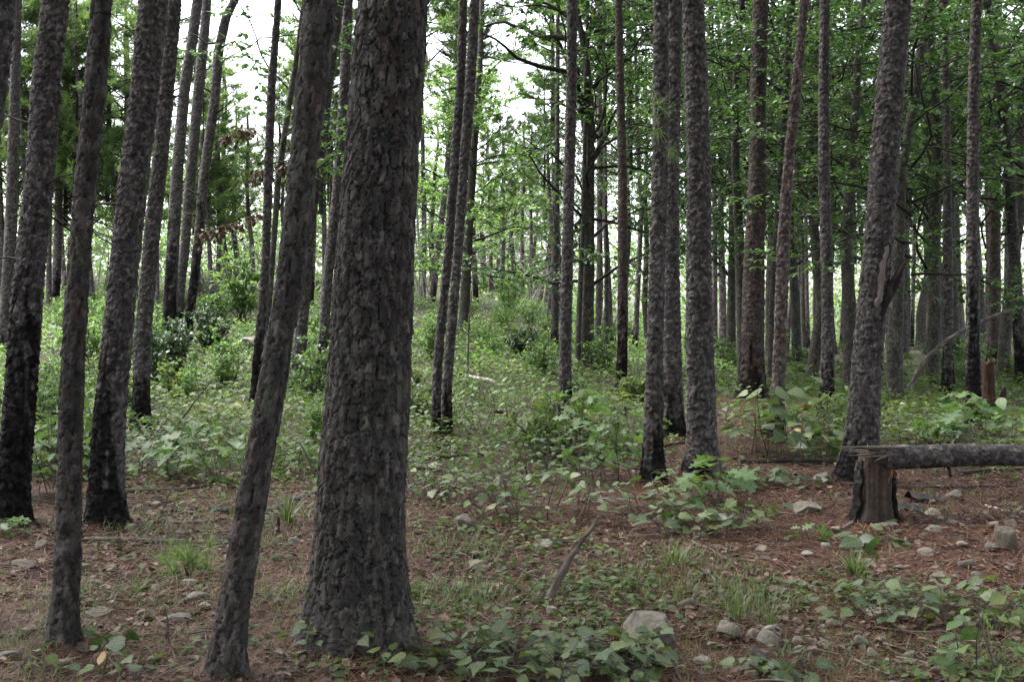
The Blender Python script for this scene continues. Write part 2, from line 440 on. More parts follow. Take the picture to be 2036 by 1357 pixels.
# ------------------------------------------------------------------ trunk with plated bark
def worley(u, v, nu, seed):
    """u in [0,nu) wraps, v free. Returns F1, F2, cell id random, dv from the cell's centre, second random."""
    iu = np.floor(u); iv = np.floor(v)
    f1 = np.full(u.shape, 9.); f2 = np.full(u.shape, 9.); r1 = np.zeros(u.shape); dv1 = np.zeros(u.shape); du1 = np.zeros(u.shape); r2 = np.zeros(u.shape)
    for a in (-1, 0, 1):
        for b in (-1, 0, 1):
            cu = iu + a; cv = iv + b; cw = np.mod(cu, nu)
            jx = _h(cw, cv, seed); jy = _h(cw, cv, seed + 5)
            du = u - (cu + .12 + .76 * jx); dv = v - (cv + .12 + .76 * jy)
            d = np.maximum(np.abs(du), np.abs(dv)) * .92 + np.sqrt(du * du + dv * dv) * .08
            near = d < f1
            f2 = np.where(near, f1, np.minimum(f2, d))
            f1 = np.where(near, d, f1)
            r1 = np.where(near, _h(cw, cv, seed + 11), r1); r2 = np.where(near, _h(cw, cv, seed + 23), r2)
            dv1 = np.where(near, dv, dv1); du1 = np.where(near, du, du1)
    return f1, f2, r1, du1, dv1, r2


def trunk_mesh(name, pz, px_, py_, pr, res, z_fine, z_top, plate=(.055, .075), depth=.010, seed=1, char=0.0, mat=None,
               flare=.30, jag=0.0, char_side=None, sides=None, tilt=.42, vary=.34, hf=.40):
    """Path given as points (height -> x, y, radius); fine rings up to z_fine, coarser above."""
    z0 = pz[0]
    zs = list(np.arange(z0, z_fine, res))
    st = res * 3
    z = z_fine
    while z < z_top:
        zs.append(z); z += st; st = min(st * 1.25, .6)
    zs.append(z_top)
    zs = np.array(zs)
    dense = np.linspace(z0, z_top, 600)
    def sm(vals):
        v = np.interp(dense, pz, vals)
        k = 13; pad = np.pad(v, k, mode='reflect', reflect_type='odd')
        v = np.convolve(pad, np.hanning(2 * k + 1) / np.hanning(2 * k + 1).sum(), 'valid')
        return np.interp(zs, dense, v)
    cx, cy, cr = sm(px_), sm(py_), sm(pr)
    rm = float(np.median(pr))
    n = sides or max(8, int(2 * math.pi * rm / res))
    th = np.arange(n) / n * 2 * math.pi
    TH, ZZ = np.meshgrid(th, zs)
    nu = max(5, int(round(2 * math.pi * rm / plate[0])))
    ct, sn = np.cos(TH) * rm, np.sin(TH) * rm
    q1, q2 = ct / plate[0], ZZ / plate[1]
    u = TH / (2 * math.pi) * nu + (fbm(q1 * .5 + 7, q2 * .5 + sn / plate[0] * .5, seed, 2) - .5) * 1.3 + (fbm(q1 * 3.1 + 7, q2 * 3 + sn / plate[0] * 3.1, seed + 8, 2) - .5) * .40
    v = q2 + (fbm(q1 * .6 + 3, q2 * .6 + sn / plate[0] * .6, seed + 50, 2) - .5) * .9 + (fbm(q1 * 3.3 + 5, q2 * 2.2 + sn / plate[0] * 3.3, seed + 58, 2) - .5) * .45
    f1, f2, r1, du, dv, r2 = worley(u, v, nu, seed)
    g1, g2, s1, eu, ev, s2 = worley(u * 2.1, v * 2.1 + 31, nu * 2, seed + 91)
    edge = sstep(.02, .075, f2 - f1)
    edge2 = sstep(.015, .05, g2 - g1)
    flip = np.where(r2 > .2, 1, -.5)
    lay = np.where(s2 > .45, .35 + .65 * s1, .12 * s1)              # loose scales: some stuck on, some fallen off
    vert = hf + (1 - hf) * np.abs(du) / (np.abs(du) + np.abs(dv) + .05)
    h = (edge - 1) * 1.25 * vert + (r1 - .5) * vary - dv * tilt * flip * edge + du * (s1 - .5) * .3 + lay * .45 * edge2 - ev * .16 * edge2 - .1
    lump = (fbm(np.cos(TH) * 1.5 + 4, ZZ * 1.6 + np.sin(TH) * 1.5, seed + 7, 2) - .5) * .12
    fl = 1 + flare * np.exp(-np.maximum(ZZ - z0 - .12, 0) / (.9 * rm + .05)) * (1 + .35 * np.sin(TH * 4 + seed))
    fade = sstep(0, .25, z_top - ZZ)
    rad = cr[:, None] * (1 + lump) * fl + h * depth * fade
    if jag:
        ZZ = ZZ + jag * sstep(z_top - .25, z_top, ZZ) * (fbm(TH * 2.5, TH * 0 + seed, seed, 3) - .4) * 2
    V = np.stack([cx[:, None] + rad * np.cos(TH), cy[:, None] + rad * np.sin(TH), ZZ], -1).reshape(-1, 3)
    red = r2 * .75 + .5 * (fbm(np.cos(TH) * 2 + 9, ZZ * 1.5 + np.sin(TH) * 2, seed + 13, 2) - .5)
    red = red + np.where(s2 > .45, -.18, .12)                       # inner bark shows reddish where scales have dropped
    cg = np.zeros_like(ZZ)
    if char > 0:
        hh = ZZ - z0 - .1
        side = .28 * np.cos(TH - (char_side if char_side is not None else seed * 1.7))
        cn = (fbm(np.cos(TH) * 3 + 5, ZZ * 3 + np.sin(TH) * 3, seed + 31, 3) - .5)
        cg = sstep(.30, -.25, (hh / char - .80) - side + cn * 1.5 + (r1 - .5) * .55) * (.70 + .30 * s1)
    tint = np.stack([np.clip(r1 * .35 + s1 * .30 + lay * .55 - .10, 0, 1), np.clip(cg, 0, 1), np.clip(red, 0, 1)], -1).reshape(-1, 3)
    m = len(zs)
    i = np.arange(m - 1)[:, None] * n; j = np.arange(n)[None, :]; jn = (j + 1) % n
    Q = np.stack([i + j, i + jn, i + n + jn, i + n + j], -1).reshape(-1, 4)
    V = np.concatenate([V, [[cx[-1], cy[-1], z_top]]]); tint = np.concatenate([tint, [[.5, 0, .3]]])
    j = np.arange(n); T = np.stack([(m - 1) * n + j, (m - 1) * n + (j + 1) % n, np.full(n, m * n)], 1)
    return mesh_np(name, V, [Q, T], mat, tint, smooth=(res > .02))


# ------------------------------------------------------------------ leaves
def leaf_batch(acc, P, D, Nn, S, tv, tq=None, tt=None, tint=None, w=1.0):
    P = np.asarray(P, float); D = np.asarray(D, float); Nn = np.asarray(Nn, float)
    if len(P) == 0: return
    D = D / (np.linalg.norm(D, axis=1, keepdims=True) + 1e-9)
    side = np.cross(Nn, D); side /= np.linalg.norm(side, axis=1, keepdims=True) + 1e-9
    nn = np.cross(D, side)
    S = np.broadcast_to(np.asarray(S, float), (len(P),))
    tv = np.asarray(tv, float); k = len(tv)
    V = P[:, None, :] + S[:, None, None] * (tv[None, :, 0:1] * D[:, None, :] + w * tv[None, :, 1:2] * side[:, None, :] + tv[None, :, 2:3] * nn[:, None, :])
    off = (np.arange(len(P)) * k)[:, None, None]
    Q = (np.asarray(tq)[None] + off).reshape(-1, 4) if tq is not None else None
    T = (np.asarray(tt)[None] + off).reshape(-1, 3) if tt is not None else None
    if tint is None: tint = RNG.random(len(P))
    C = np.repeat(np.stack([tint, np.zeros(len(P)), tint], 1), k, 0)
    acc.add(V.reshape(-1, 3), Q, T, C)


L2V = [(0, 0, 0), (.48, .30, .07), (1, 0, -.10), (.48, -.30, .07)]
L2T = [(0, 2, 1), (0, 3, 2)]
L4V = [(0, 0, 0), (.25, .20, .05), (.62, .30, .04), (1, 0, -.12), (.62, -.30, .04), (.25, -.20, .05), (.5, 0, -.01)]
L4T = [(0, 6, 1), (1, 6, 2), (2, 6, 3), (3, 6, 4), (4, 6, 5), (5, 6, 0)]
NEV = [(0, .5, 0), (0, -.5, 0), (1, 0, 0)]
NET = [(0, 1, 2)]


def outline_leaf(name, mat, half, droop=.12, cup=.10, fold=.08):
    """A leaf from its half outline [(t, w)...] along a midrib: two strips folded at the midrib, tip drooping."""
    half = list(half); k = len(half)
    V = []; 
    for t, w in half: V.append((t, 0, -droop * t * t))
    for t, w in half: V.append((t, w, fold * w * 2 - cup * w * w * 2 - droop * t * t + .015 * math.sin(t * 40)))
    for t, w in half: V.append((t, -w, fold * w * 2 - cup * w * w * 2 - droop * t * t - .012 * math.sin(t * 31)))
    Q = []
    for i in range(k - 1):
        Q.append((i, i + 1, k + i + 1, k + i)); Q.append((i, 2 * k + i, 2 * k + i + 1, i + 1))
    return mesh_np(name, np.array(V), [np.array(Q)], mat)


GRAPE = [(-.08, .06), (-.16, .20), (-.10, .34), (.00, .36), (.05, .47), (.14, .44), (.24, .58), (.33, .46), (.42, .50), (.46, .37), (.56, .40), (.62, .27), (.73, .28), (.80, .15), (.90, .12), (1.04, .0)]
HEART = [(-.12, .10), (-.16, .24), (-.06, .40), (.10, .47), (.28, .45), (.48, .36), (.68, .23), (.86, .10), (1, .0)]
OAK = [(0, .02), (.12, .05), (.20, .16), (.26, .17), (.33, .08), (.40, .12), (.50, .34), (.56, .34), (.62, .14), (.68, .16), (.77, .30), (.82, .28), (.86, .12), (.92, .14), (1, .03)]
OVATE = [(0, .01), (.10, .14), (.25, .25), (.45, .29), (.62, .25), (.78, .16), (.9, .07), (1, 0)]
BLADE = [(0, .03), (.2, .06), (.5, .075), (.8, .045), (1, .0)]


# ------------------------------------------------------------------ crowns
def unit(v):
    return v / (np.linalg.norm(v) + 1e-9)


def grow(p, d, L, steps, wob, rng, lift=0.0):
    P = [np.array(p, float)]; d = unit(np.array(d, float))
    for i in range(steps):
        d = unit(d + rng.normal(0, wob, 3) + np.array([0, 0, lift]))
        P.append(P[-1] + d * L / steps)
    return np.array(P), d


def hardwood_crown(seed, H, cb, spread, nl, leaf=.12, per=12, axis=None, nsub=6, ntw=5, mat_l=None, mat_w=None, tv=L2V, tt=L2T, r0=.036, sector=None):
    """Limbs, branches and twigs with leaf sprays about a stem; returns (wood mesh, leaf mesh)."""
    rng = np.random.default_rng(seed)
    W = Acc(); Lf = Acc()
    S, E = [], []
    for i in range(nl):
        f = (i + rng.random() * .6) / nl
        z = cb + (H - cb) * f * .93
        a = i * 2.399 + rng.normal(0, .35)
        if sector is not None: a = sector[0] + (rng.random() - .5) * sector[1]
        L = spread * (.45 + .65 * math.sin(math.pi * (.22 + .72 * f))) * rng.uniform(.75, 1.2)
        el = rng.uniform(.12, .75) + .35 * f
        ax = axis(z) if axis else np.array([0, 0, z])
        d = np.array([math.cos(a) * math.cos(el), math.sin(a) * math.cos(el), math.sin(el)])
        P, _ = grow(ax, d, L, 7, .22, rng, -.04)
        rr = r0 * (1 - .55 * f)
        v, q, t = tube(P, np.linspace(rr, .008, len(P)), 5, False); W.add(v, q)
        for j in range(nsub):
            g = .25 + .75 * (j + rng.random()) / nsub
            k = min(int(g * 7), 6); p = P[k] + (P[k + 1] - P[k]) * (g * 7 - k)
            dd = unit(P[k + 1] - P[k])
            sgn = 1 if (j + i) % 2 else -1
            b = unit(dd * rng.uniform(.4, 1.0) + sgn * unit(np.cross(dd, [0, 0, 1.])) * rng.uniform(.5, 1.1) + np.array([0, 0, rng.normal(.08, .25)]))
            P2, _ = grow(p, b, L * rng.uniform(.22, .45), 4, .25, rng)
            v, q, t = tube(P2, np.linspace(rr * .35, .005, len(P2)), 4, False); W.add(v, q)
            for m in range(ntw):
                g2 = .2 + .8 * (m + rng.random()) / ntw
                k2 = min(int(g2 * 4), 3); p2 = P2[k2] + (P2[k2 + 1] - P2[k2]) * (g2 * 4 - k2)
                d2 = unit(P2[k2 + 1] - P2[k2])
                c = unit(d2 * .7 + (1 if m % 2 else -1) * unit(np.cross(d2, [0, 0, 1.])) * rng.uniform(.2, 1.0) + rng.normal(0, .25, 3))
                Lt = rng.uniform(.30, .65)
                S.append(p2); E.append(p2 + c * Lt)
                v, q, t = tube(np.array([p2, p2 + c * Lt * .5, p2 + c * Lt]), [.005, .004, .002], 3, False); W.add(v, q)
    S = np.array(S); E = np.array(E); n = len(S)
    t = rng.uniform(.12, 1.08, (n, per))
    P = S[:, None] + (E - S)[:, None] * t[..., None]
    tw = (E - S) / np.linalg.norm(E - S, axis=1, keepdims=True)
    sd = np.cross(tw, [0, 0, 1.]); sd /= np.linalg.norm(sd, axis=1, keepdims=True) + 1e-9
    sg = np.where(np.arange(per) % 2, 1., -1.)[None, :, None]
    D = tw[:, None] * rng.uniform(.2, 1, (n, per, 1)) + sg * sd[:, None] * rng.uniform(.4, 1, (n, per, 1)) + rng.normal(0, .28, (n, per, 3)) + np.array([0, 0, -.22])
    Nn = np.array([0, 0, 1.]) + rng.normal(0, .42, (n, per, 3))
    clump = np.repeat(rng.random(n)[:, None], per, 1)
    tint = np.clip(.45 * clump + .55 * rng.random((n, per)), 0, 1)
    leaf_batch(Lf, P.reshape(-1, 3), D.reshape(-1, 3), Nn.reshape(-1, 3), leaf * rng.uniform(.6, 1.25, n * per), tv, None, tt, tint.ravel())
    return W.mesh('branches', mat_w or M['bark_oak'], True), Lf.mesh('crown', mat_l or M['oak_leaf'])


def pine_crown(seed, H, spread, nb, tufts=18, needles=16, nlen=.22, nwid=.022, dead=3):
    rng = np.random.default_rng(seed)
    W = Acc(); Lf = Acc(); TP, TD = [], []
    v, q, t = tube([(0, 0, 0), (.05, .02, H * .5), (0, 0, H)], [.07, .05, .015], 6, False); W.add(v, q)
    for i in range(nb):
        f = (i + rng.random()) / nb
        z = H * f * .96
        a = i * 2.399 + rng.normal(0, .4)
        L = spread * (1.05 - .75 * f) * rng.uniform(.6, 1.15)
        d = np.array([math.cos(a), math.sin(a), rng.uniform(-.05, .5)])
        P, _ = grow((0, 0, z), d, L, 6, .14, rng, .06)
        v, q, t = tube(P, np.linspace(.030 * (1.1 - .6 * f), .006, 7), 4, False); W.add(v, q)
        if i < dead: continue
        for j in range(tufts):
            g = .35 + .65 * (j + rng.random()) / tufts
            k = min(int(g * 6), 5); p = P[k] + (P[k + 1] - P[k]) * (g * 6 - k); dd = unit(P[k + 1] - P[k])
            b = unit(dd * .8 + (1 if j % 2 else -1) * unit(np.cross(dd, [0, 0, 1.])) * rng.uniform(.1, 1.0) + np.array([0, 0, rng.uniform(-.1, .5)]))
            l2 = rng.uniform(.12, .5) * (1.2 - .6 * g)
            e = p + b * l2
            v, q, t = tube(np.array([p, e]), [.006, .004], 3, False); W.add(v, q)
            TP.append(e); TD.append(unit(b + np.array([0, 0, .25])))
            if l2 > .3: TP.append(p + b * l2 * .55); TD.append(unit(b + np.array([0, 0, .4])))
    TP = np.array(TP); TD = np.array(TD); n = len(TP)
    D = TD[:, None] * rng.uniform(.1, 1.1, (n, needles, 1)) + rng.normal(0, .55, (n, needles, 3))
    P = TP[:, None] - TD[:, None] * rng.uniform(0, .10, (n, needles, 1))
    tint = np.clip(.6 * rng.random(n)[:, None] + .4 * rng.random((n, needles)), 0, 1)
    leaf_batch(Lf, P.reshape(-1, 3), D.reshape(-1, 3), rng.normal(0, 1, (n * needles, 3)), nlen * rng.uniform(.65, 1.15, n * needles),
               np.array(NEV) * [1, nwid / nlen, 1], None, NET, tint.ravel())
    return W.mesh('branches', M['bark'], True), Lf.mesh('crown', M['needle'])


PINES = [pine_crown(100 + i, [6.5, 7.5, 5.5, 8][i], [2.3, 2.0, 2.6, 1.8][i], [46, 50, 40, 56][i]) for i in range(4)]
OAKS = [hardwood_crown(200 + i, *p) for i, p in enumerate([
    (9.5, 2.6, 3.0, 20, .112, 13), (11, 3.2, 2.8, 22, .105, 13), (8, 2.0, 2.6, 18, .105, 13), (12, 4.0, 3.2, 22, .112, 13)])]
LIGHT = [hardwood_crown(220 + i, *p, mat_l=M['light_leaf']) for i, p in enumerate([(8, 2.0, 2.7, 20, .15, 9), (6.5, 1.2, 2.2, 18, .14, 10)])]

# ------------------------------------------------------------------ the ground
def axis_grid(lo, hi, dlo, dhi, step, grow_=1.16, maxs=25):
    core = list(np.arange(dlo, dhi + 1e-6, step))
    a = []; s = step; v = dhi
    while v < hi: s = min(s * grow_, maxs); v += s; a.append(v)
    b = []; s = step; v = dlo
    while v > lo: s = min(s * grow_, maxs); v -= s; b.append(v)
    return np.array(b[::-1] + core + a)


gx = axis_grid(-230, 230, -9, 9, .09); gy = axis_grid(-40, 330, 3.2, 21, .09)
GX, GY = np.meshgrid(gx, gy)
GZ = ground_z(GX, GY)


def cover_amt(x, y):
    """How green the floor is there: 0 needle litter, 1 covered."""
    n = fbm(x * .55, y * .55, 61, 3)
    far = sstep(8.6, 12.0, y + (n - .5) * 5)
    tr = sstep(1.0, .3, np.abs(x - (1.1 + .28 * (y - 8))) / (.7 + .05 * y)) * sstep(21, 16, y) * sstep(6, 9, y)     # the brown strip right of the middle
    tl = sstep(1.0, .4, np.abs(x + 4.2) / 1.6) * sstep(8.5, 9.5, y) * sstep(13, 10, y) * .4
    near = sstep(.50, .66, n) * (.12 + .30 * sstep(-1.2, .4, x))
    return np.clip(np.maximum(far * .95, near) - .75 * tr - tl, 0, 1)


gt = np.zeros((GX.size, 3)); gt[:, 0] = (cover_amt(GX, GY) * .8).ravel()
ny, nx = GX.shape
ii = np.arange(ny - 1)[:, None] * nx; jj = np.arange(nx - 1)[None, :]
GQ = np.stack([ii + jj, ii + jj + 1, ii + nx + jj + 1, ii + nx + jj], -1).reshape(-1, 4)
tag(obj('ground', mesh_np('ground', np.stack([GX, GY, GZ], -1).reshape(-1, 3), [GQ], M['ground'], gt, True)),
    'sloping forest floor of reddish pine needles and soil', 'ground', kind='structure')

# ------------------------------------------------------------------ trees set where the photograph shows them
# px path: (x, y, width) from the base upwards, photograph pixels
TREES = [
 # key, base y, path, kind, label, char height, options
 ('T0', 1250, [(-96, 1250, 70), (-80, 900, 66), (-55, 560, 62), (-35, 311, 62), (-12, 150, 64), (2, 0, 66)], 'pine', 'dark pine trunk cut by the top left corner of the picture', .0, {'res': .013}),
 ('T1', 1045, [(22, 1045, 62), (32, 900, 60), (47, 680, 60), (54, 576, 58), (66, 451, 56), (78, 340, 54), (88, 170, 54), (107, 0, 52)], 'pine', 'grey flaky pine with blackened foot at the left edge of the picture', 1.5, {'cs': -2.2}),
 ('T2', 1298, [(124, 1298, 56), (126, 1253, 53), (135, 1128, 49), (139, 978, 47), (142, 827, 45), (148, 680, 44), (160, 501, 42), (174, 341, 42), (192, 170, 42), (206, 0, 38)], 'pine', 'thin dark crooked pine in front of the two burnt pines on the left', .0, {'mat': 'bark_old', 'plate': (.042, .10), 'depth': .015, 'res': .0065}),
 ('T3', 1045, [(211, 1045, 72), (210, 978, 67), (217, 827, 62), (232, 680, 59), (241, 576, 57), (265, 341, 55), (286, 170, 54), (302, 0, 56)], 'pine', 'flaky brown pine with charred foot beside the fallen grey pole on the left', 1.0, {}),
 ('T4', 852, [(280, 852, 34), (283, 677, 33), (292, 576, 31), (303, 451, 31), (316, 341, 30), (331, 170, 30), (346, 0, 30)], 'pine', 'straight brown pine rising behind the lobed oak seedlings on the left', .7, {}),
 ('T5', 667, [(337, 667, 27), (338, 601, 25), (343, 501, 25), (352, 341, 23), (367, 170, 22), (381, 85, 21), (392, 0, 20)], 'pine', 'far pine with black lower trunk directly behind the dark glossy bush', 2.2, {}),
 ('T6', 650, [(352, 650, 20), (358, 576, 19), (367, 501, 19), (380, 341, 20), (397, 170, 21), (410, 40, 18), (413, 0, 17)], 'pine', 'slim grey pine touching the black footed pine behind the dark bush', .5, {}),
 ('T7', 690, [(371, 690, 19), (377, 630, 18), (387, 551, 18), (398, 451, 19), (406, 351, 19), (428, 200, 19), (436, 100, 19), (452, 30, 19), (470, 0, 16)], 'pine', 'leaning dark pine with crooked dead stubs right of the black footed pine', 2.6, {'stubs': 7}),
 ('T8', 815, [(506, 815, 22), (516, 677, 20), (521, 640, 19), (530, 501, 17), (535, 341, 17), (542, 170, 16), (556, 0, 13)], 'pine', 'slender burnt pine just left of the leaning foreground trunk', 1.2, {}),
 ('T8b', 780, [(524, 780, 13), (531, 650, 12), (546, 451, 12), (553, 350, 13), (567, 250, 12), (583, 150, 11), (604, 0, 10)], 'oak', 'thin blackish oak stem behind the slender burnt pine with withered brown sprays', 0, {'crown': 'left'}),
 ('T9', 1365, [(446, 1365, 70), (455, 1278, 64), (471, 1178, 60), (489, 1078, 57), (505, 978, 57), (534, 827, 55), (557, 677, 52), (577, 576, 52), (592, 451, 52), (604, 341, 54), (624, 170, 60), (641, 0, 64)], 'pine', 'dark pine leaning to the right beside the thickest trunk', 0, {'mat': 'bark_old', 'plate': (.040, .14), 'depth': .017, 'res': .0065}),
 ('T10', 760, [(592, 760, 28), (600, 640, 25), (620, 420, 20), (636, 330, 19), (651, 180, 19), (668, 60, 18), (676, 0, 18)], 'pine', 'brown pine half hidden behind the leaning dark trunk', .8, {}),
 ('T11', 735, [(640, 735, 22), (650, 560, 21), (668, 400, 20), (683, 200, 20), (691, 0, 20)], 'pine', 'pine whose upper trunk shows close left of the thickest trunk', .5, {}),
 ('T12', 1290, [(709, 1290, 205), (714, 1178, 188), (717, 1028, 174), (726, 850, 166), (739, 680, 157), (747, 501, 150), (757, 341, 146), (769, 170, 142), (783, 0, 137)], 'pine', 'massive dark pine with deeply furrowed bark, the thickest trunk of all', 0, {'mat': 'bark_old', 'plate': (.044, .105), 'depth': .021, 'res': .0055}),
 ('T13', 868, [(871, 868, 21), (868, 777, 20), (874, 677, 18), (892, 501, 18), (903, 341, 19), (916, 170, 19), (921, 0, 16)], 'pine', 'left stem of the close pair of pines right of the thickest trunk', .5, {}),
 ('T13b', 872, [(888, 872, 22), (888, 777, 20), (896, 677, 19), (911, 501, 19), (922, 341, 20), (935, 170, 21), (944, 0, 18)], 'pine', 'right stem of the close pair of pines right of the thickest trunk', .5, {}),
 ('T14', 842, [(1123, 842, 28), (1124, 680, 24), (1129, 501, 23), (1132, 341, 22), (1137, 170, 20), (1138, 0, 20)], 'pine', 'straight grey pine standing in front of the big limbed oak', .5, {}),
 ('T15', 732, [(1163, 732, 32), (1167, 640, 27), (1170, 501, 24), (1170, 400, 22), (1173, 300, 18), (1172, 200, 16), (1162, 110, 14), (1150, 40, 11), (1140, 0, 9)], 'oak', 'large oak with mossy crooked limbs behind the straight grey pine', 0, {'crown': 'oak15'}),
 ('T16', 780, [(1235, 780, 23), (1238, 680, 20), (1238, 501, 19), (1238, 341, 17), (1234, 170, 16), (1231, 0, 15)], 'pine', 'slim pine with pitch black foot between the oak and the pine pair', 1.4, {'mat': 'bark_brown'}),
 ('T17', 965, [(1298, 965, 44), (1299, 850, 37), (1302, 680, 33), (1307, 501, 32), (1312, 341, 31), (1314, 170, 31), (1314, 0, 31)], 'pine', 'pine with black foot and a green needle spray high on its trunk', .55, {}),
 ('T17b', 867, [(1338, 867, 44), (1336, 680, 36), (1335, 501, 31), (1335, 341, 28), (1339, 170, 28), (1341, 0, 28)], 'pine', 'pine peeking out behind the one carrying the green needle spray', .5, {}),
 ('T18', 948, [(1396, 948, 62), (1396, 877, 58), (1391, 680, 53), (1390, 501, 49), (1390, 341, 48), (1384, 170, 45), (1378, 0, 41)], 'pine', 'stout grey pine with small flaky plates above the leafy white oak seedling', .18, {}),
 ('T19', 790, [(1495, 790, 52), (1496, 680, 46), (1499, 501, 40), (1505, 341, 33), (1506, 170, 31), (1511, 0, 30)], 'pine', 'broad dark brown pine with black foot near the upper right needle slope', 1.0, {'mat': 'bark_brown'}),
 ('T20', 880, [(1541, 880, 28), (1547, 777, 28), (1551, 680, 25), (1556, 501, 25), (1566, 341, 21), (1583, 170, 20), (1599, 0, 16)], 'pine', 'reddish slim pine leaning right, rising from the big leaved bush', .35, {'mat': 'bark_red'}),
 ('T21', 812, [(1644, 812, 27), (1646, 680, 25), (1643, 501, 23), (1637, 341, 22), (1637, 170, 21), (1638, 0, 18)], 'pine', 'slim upright pine between the reddish leaning pine and the scarred pine', .6, {}),
 ('T22', 960, [(1701, 960, 72), (1711, 887, 66), (1716, 827, 62), (1726, 680, 57), (1744, 501, 57), (1755, 341, 54), (1768, 170, 53), (1782, 0, 50)], 'pine', 'grey pine with a torn pale scar behind the snapped stump', .4, {}),
 ('T23', 802, [(1779, 802, 32), (1779, 680, 31), (1783, 600, 27), (1788, 450, 20), (1793, 341, 18), (1822, 170, 20), (1847, 0, 20)], 'oak', 'mottled grey oak beside the foot of the curved leaning pole', 0, {}),
 ('T24', 782, [(1885, 782, 26), (1884, 680, 20), (1882, 501, 19), (1880, 341, 15), (1876, 170, 13), (1872, 0, 12)], 'pine', 'slim black footed pine crossed by the curved leaning pole', .8, {}),
 ('T25', 852, [(1935, 852, 30), (1936, 680, 27), (1935, 501, 25), (1936, 341, 23), (1938, 170, 21), (1945, 0, 20)], 'pine', 'black footed pine in front of the rotten red stump on the right', 1.3, {}),
 ('T26', 731, [(1977, 731, 30), (1977, 680, 25), (1978, 501, 24), (1979, 341, 22), (1984, 170, 20), (1986, 0, 17)], 'pine', 'even brown pine behind the upper end of the curved leaning pole', .5, {'mat': 'bark_brown'}),
 ('T27', 767, [(2034, 767, 26), (2028, 680, 24), (2019, 501, 22), (2011, 341, 21), (1994, 170, 18), (1970, 0, 16)], 'pine', 'pine at the right edge of the picture leaning to the left', 1.0, {}),
 # the second rank
 ('F1', 700, [(10, 700, 30), (14, 600, 27), (20, 450, 23)], 'pine', 'pine close behind the blackened pine at the left edge', .4, {'straight': 1}),
 ('F2', 725, [(1452, 725, 22), (1455, 560, 16), (1457, 350, 14), (1450, 150, 12), (1445, 0, 10)], 'oak', 'dark slender oak left of the broad dark brown pine', 0, {}),
 ('F3', 760, [(1531, 760, 13), (1534, 600, 12), (1549, 350, 12), (1560, 170, 13), (1571, 0, 15)], 'oak', 'thin blackish oak stem between the broad brown pine and the reddish leaning one', 0, {}),
 ('F4', 700, [(1688, 700, 22), (1689, 560, 18), (1690, 350, 16), (1688, 150, 14)], 'pine', 'pine standing far back just left of the scarred pine', .4, {'straight': 1}),
 ('F5', 695, [(1831, 695, 22), (1833, 620, 20), (1846, 540, 12), (1842, 400, 12), (1850, 200, 12)], 'oak', 'dark bent oak trunk far back right of the mottled oak', 0, {}),
 ('F6', 705, [(1864, 705, 18), (1863, 600, 16), (1861, 400, 16), (1856, 200, 14)], 'oak', 'blackish oak far back close left of the pole crossed pine', 0, {}),
 ('F7', 700, [(1905, 700, 20), (1904, 560, 18), (1903, 350, 15)], 'pine', 'brown pine far back between the pole crossed pine and the red stump', .4, {'straight': 1}),
 ('F8', 715, [(1795, 760, 20), (1796, 600, 18), (1796, 400, 16)], 'pine', 'pine hidden directly behind the mottled grey oak', .3, {'straight': 1}),
 ('F9', 690, [(1103, 700, 16), (1103, 600, 14), (1106, 450, 12), (1108, 300, 10)], 'pine', 'grey pine far back close left of the straight grey pine', .3, {'straight': 1}),
 ('F10', 700, [(1206, 695, 9), (1205, 500, 8), (1203, 300, 7), (1200, 0, 6)], 'pine', 'very thin pale pole pine right of the big limbed oak', 0, {'straight': 1}),
 ('F11', 660, [(922, 650, 22), (926, 560, 20), (932, 440, 18), (945, 250, 14), (955, 100, 11)], 'oak', 'pale brown oak trunk just right of the close pair of pines', 0, {'crown': 'light'}),
 ('F12', 735, [(1148, 735, 12), (1152, 600, 11), (1158, 480, 9)], 'oak', 'black slender stem hugging the left side of the big limbed oak', 0, {'straight': 1, 'nocrown': 1}),
]
TINFO = {}
ci = 0
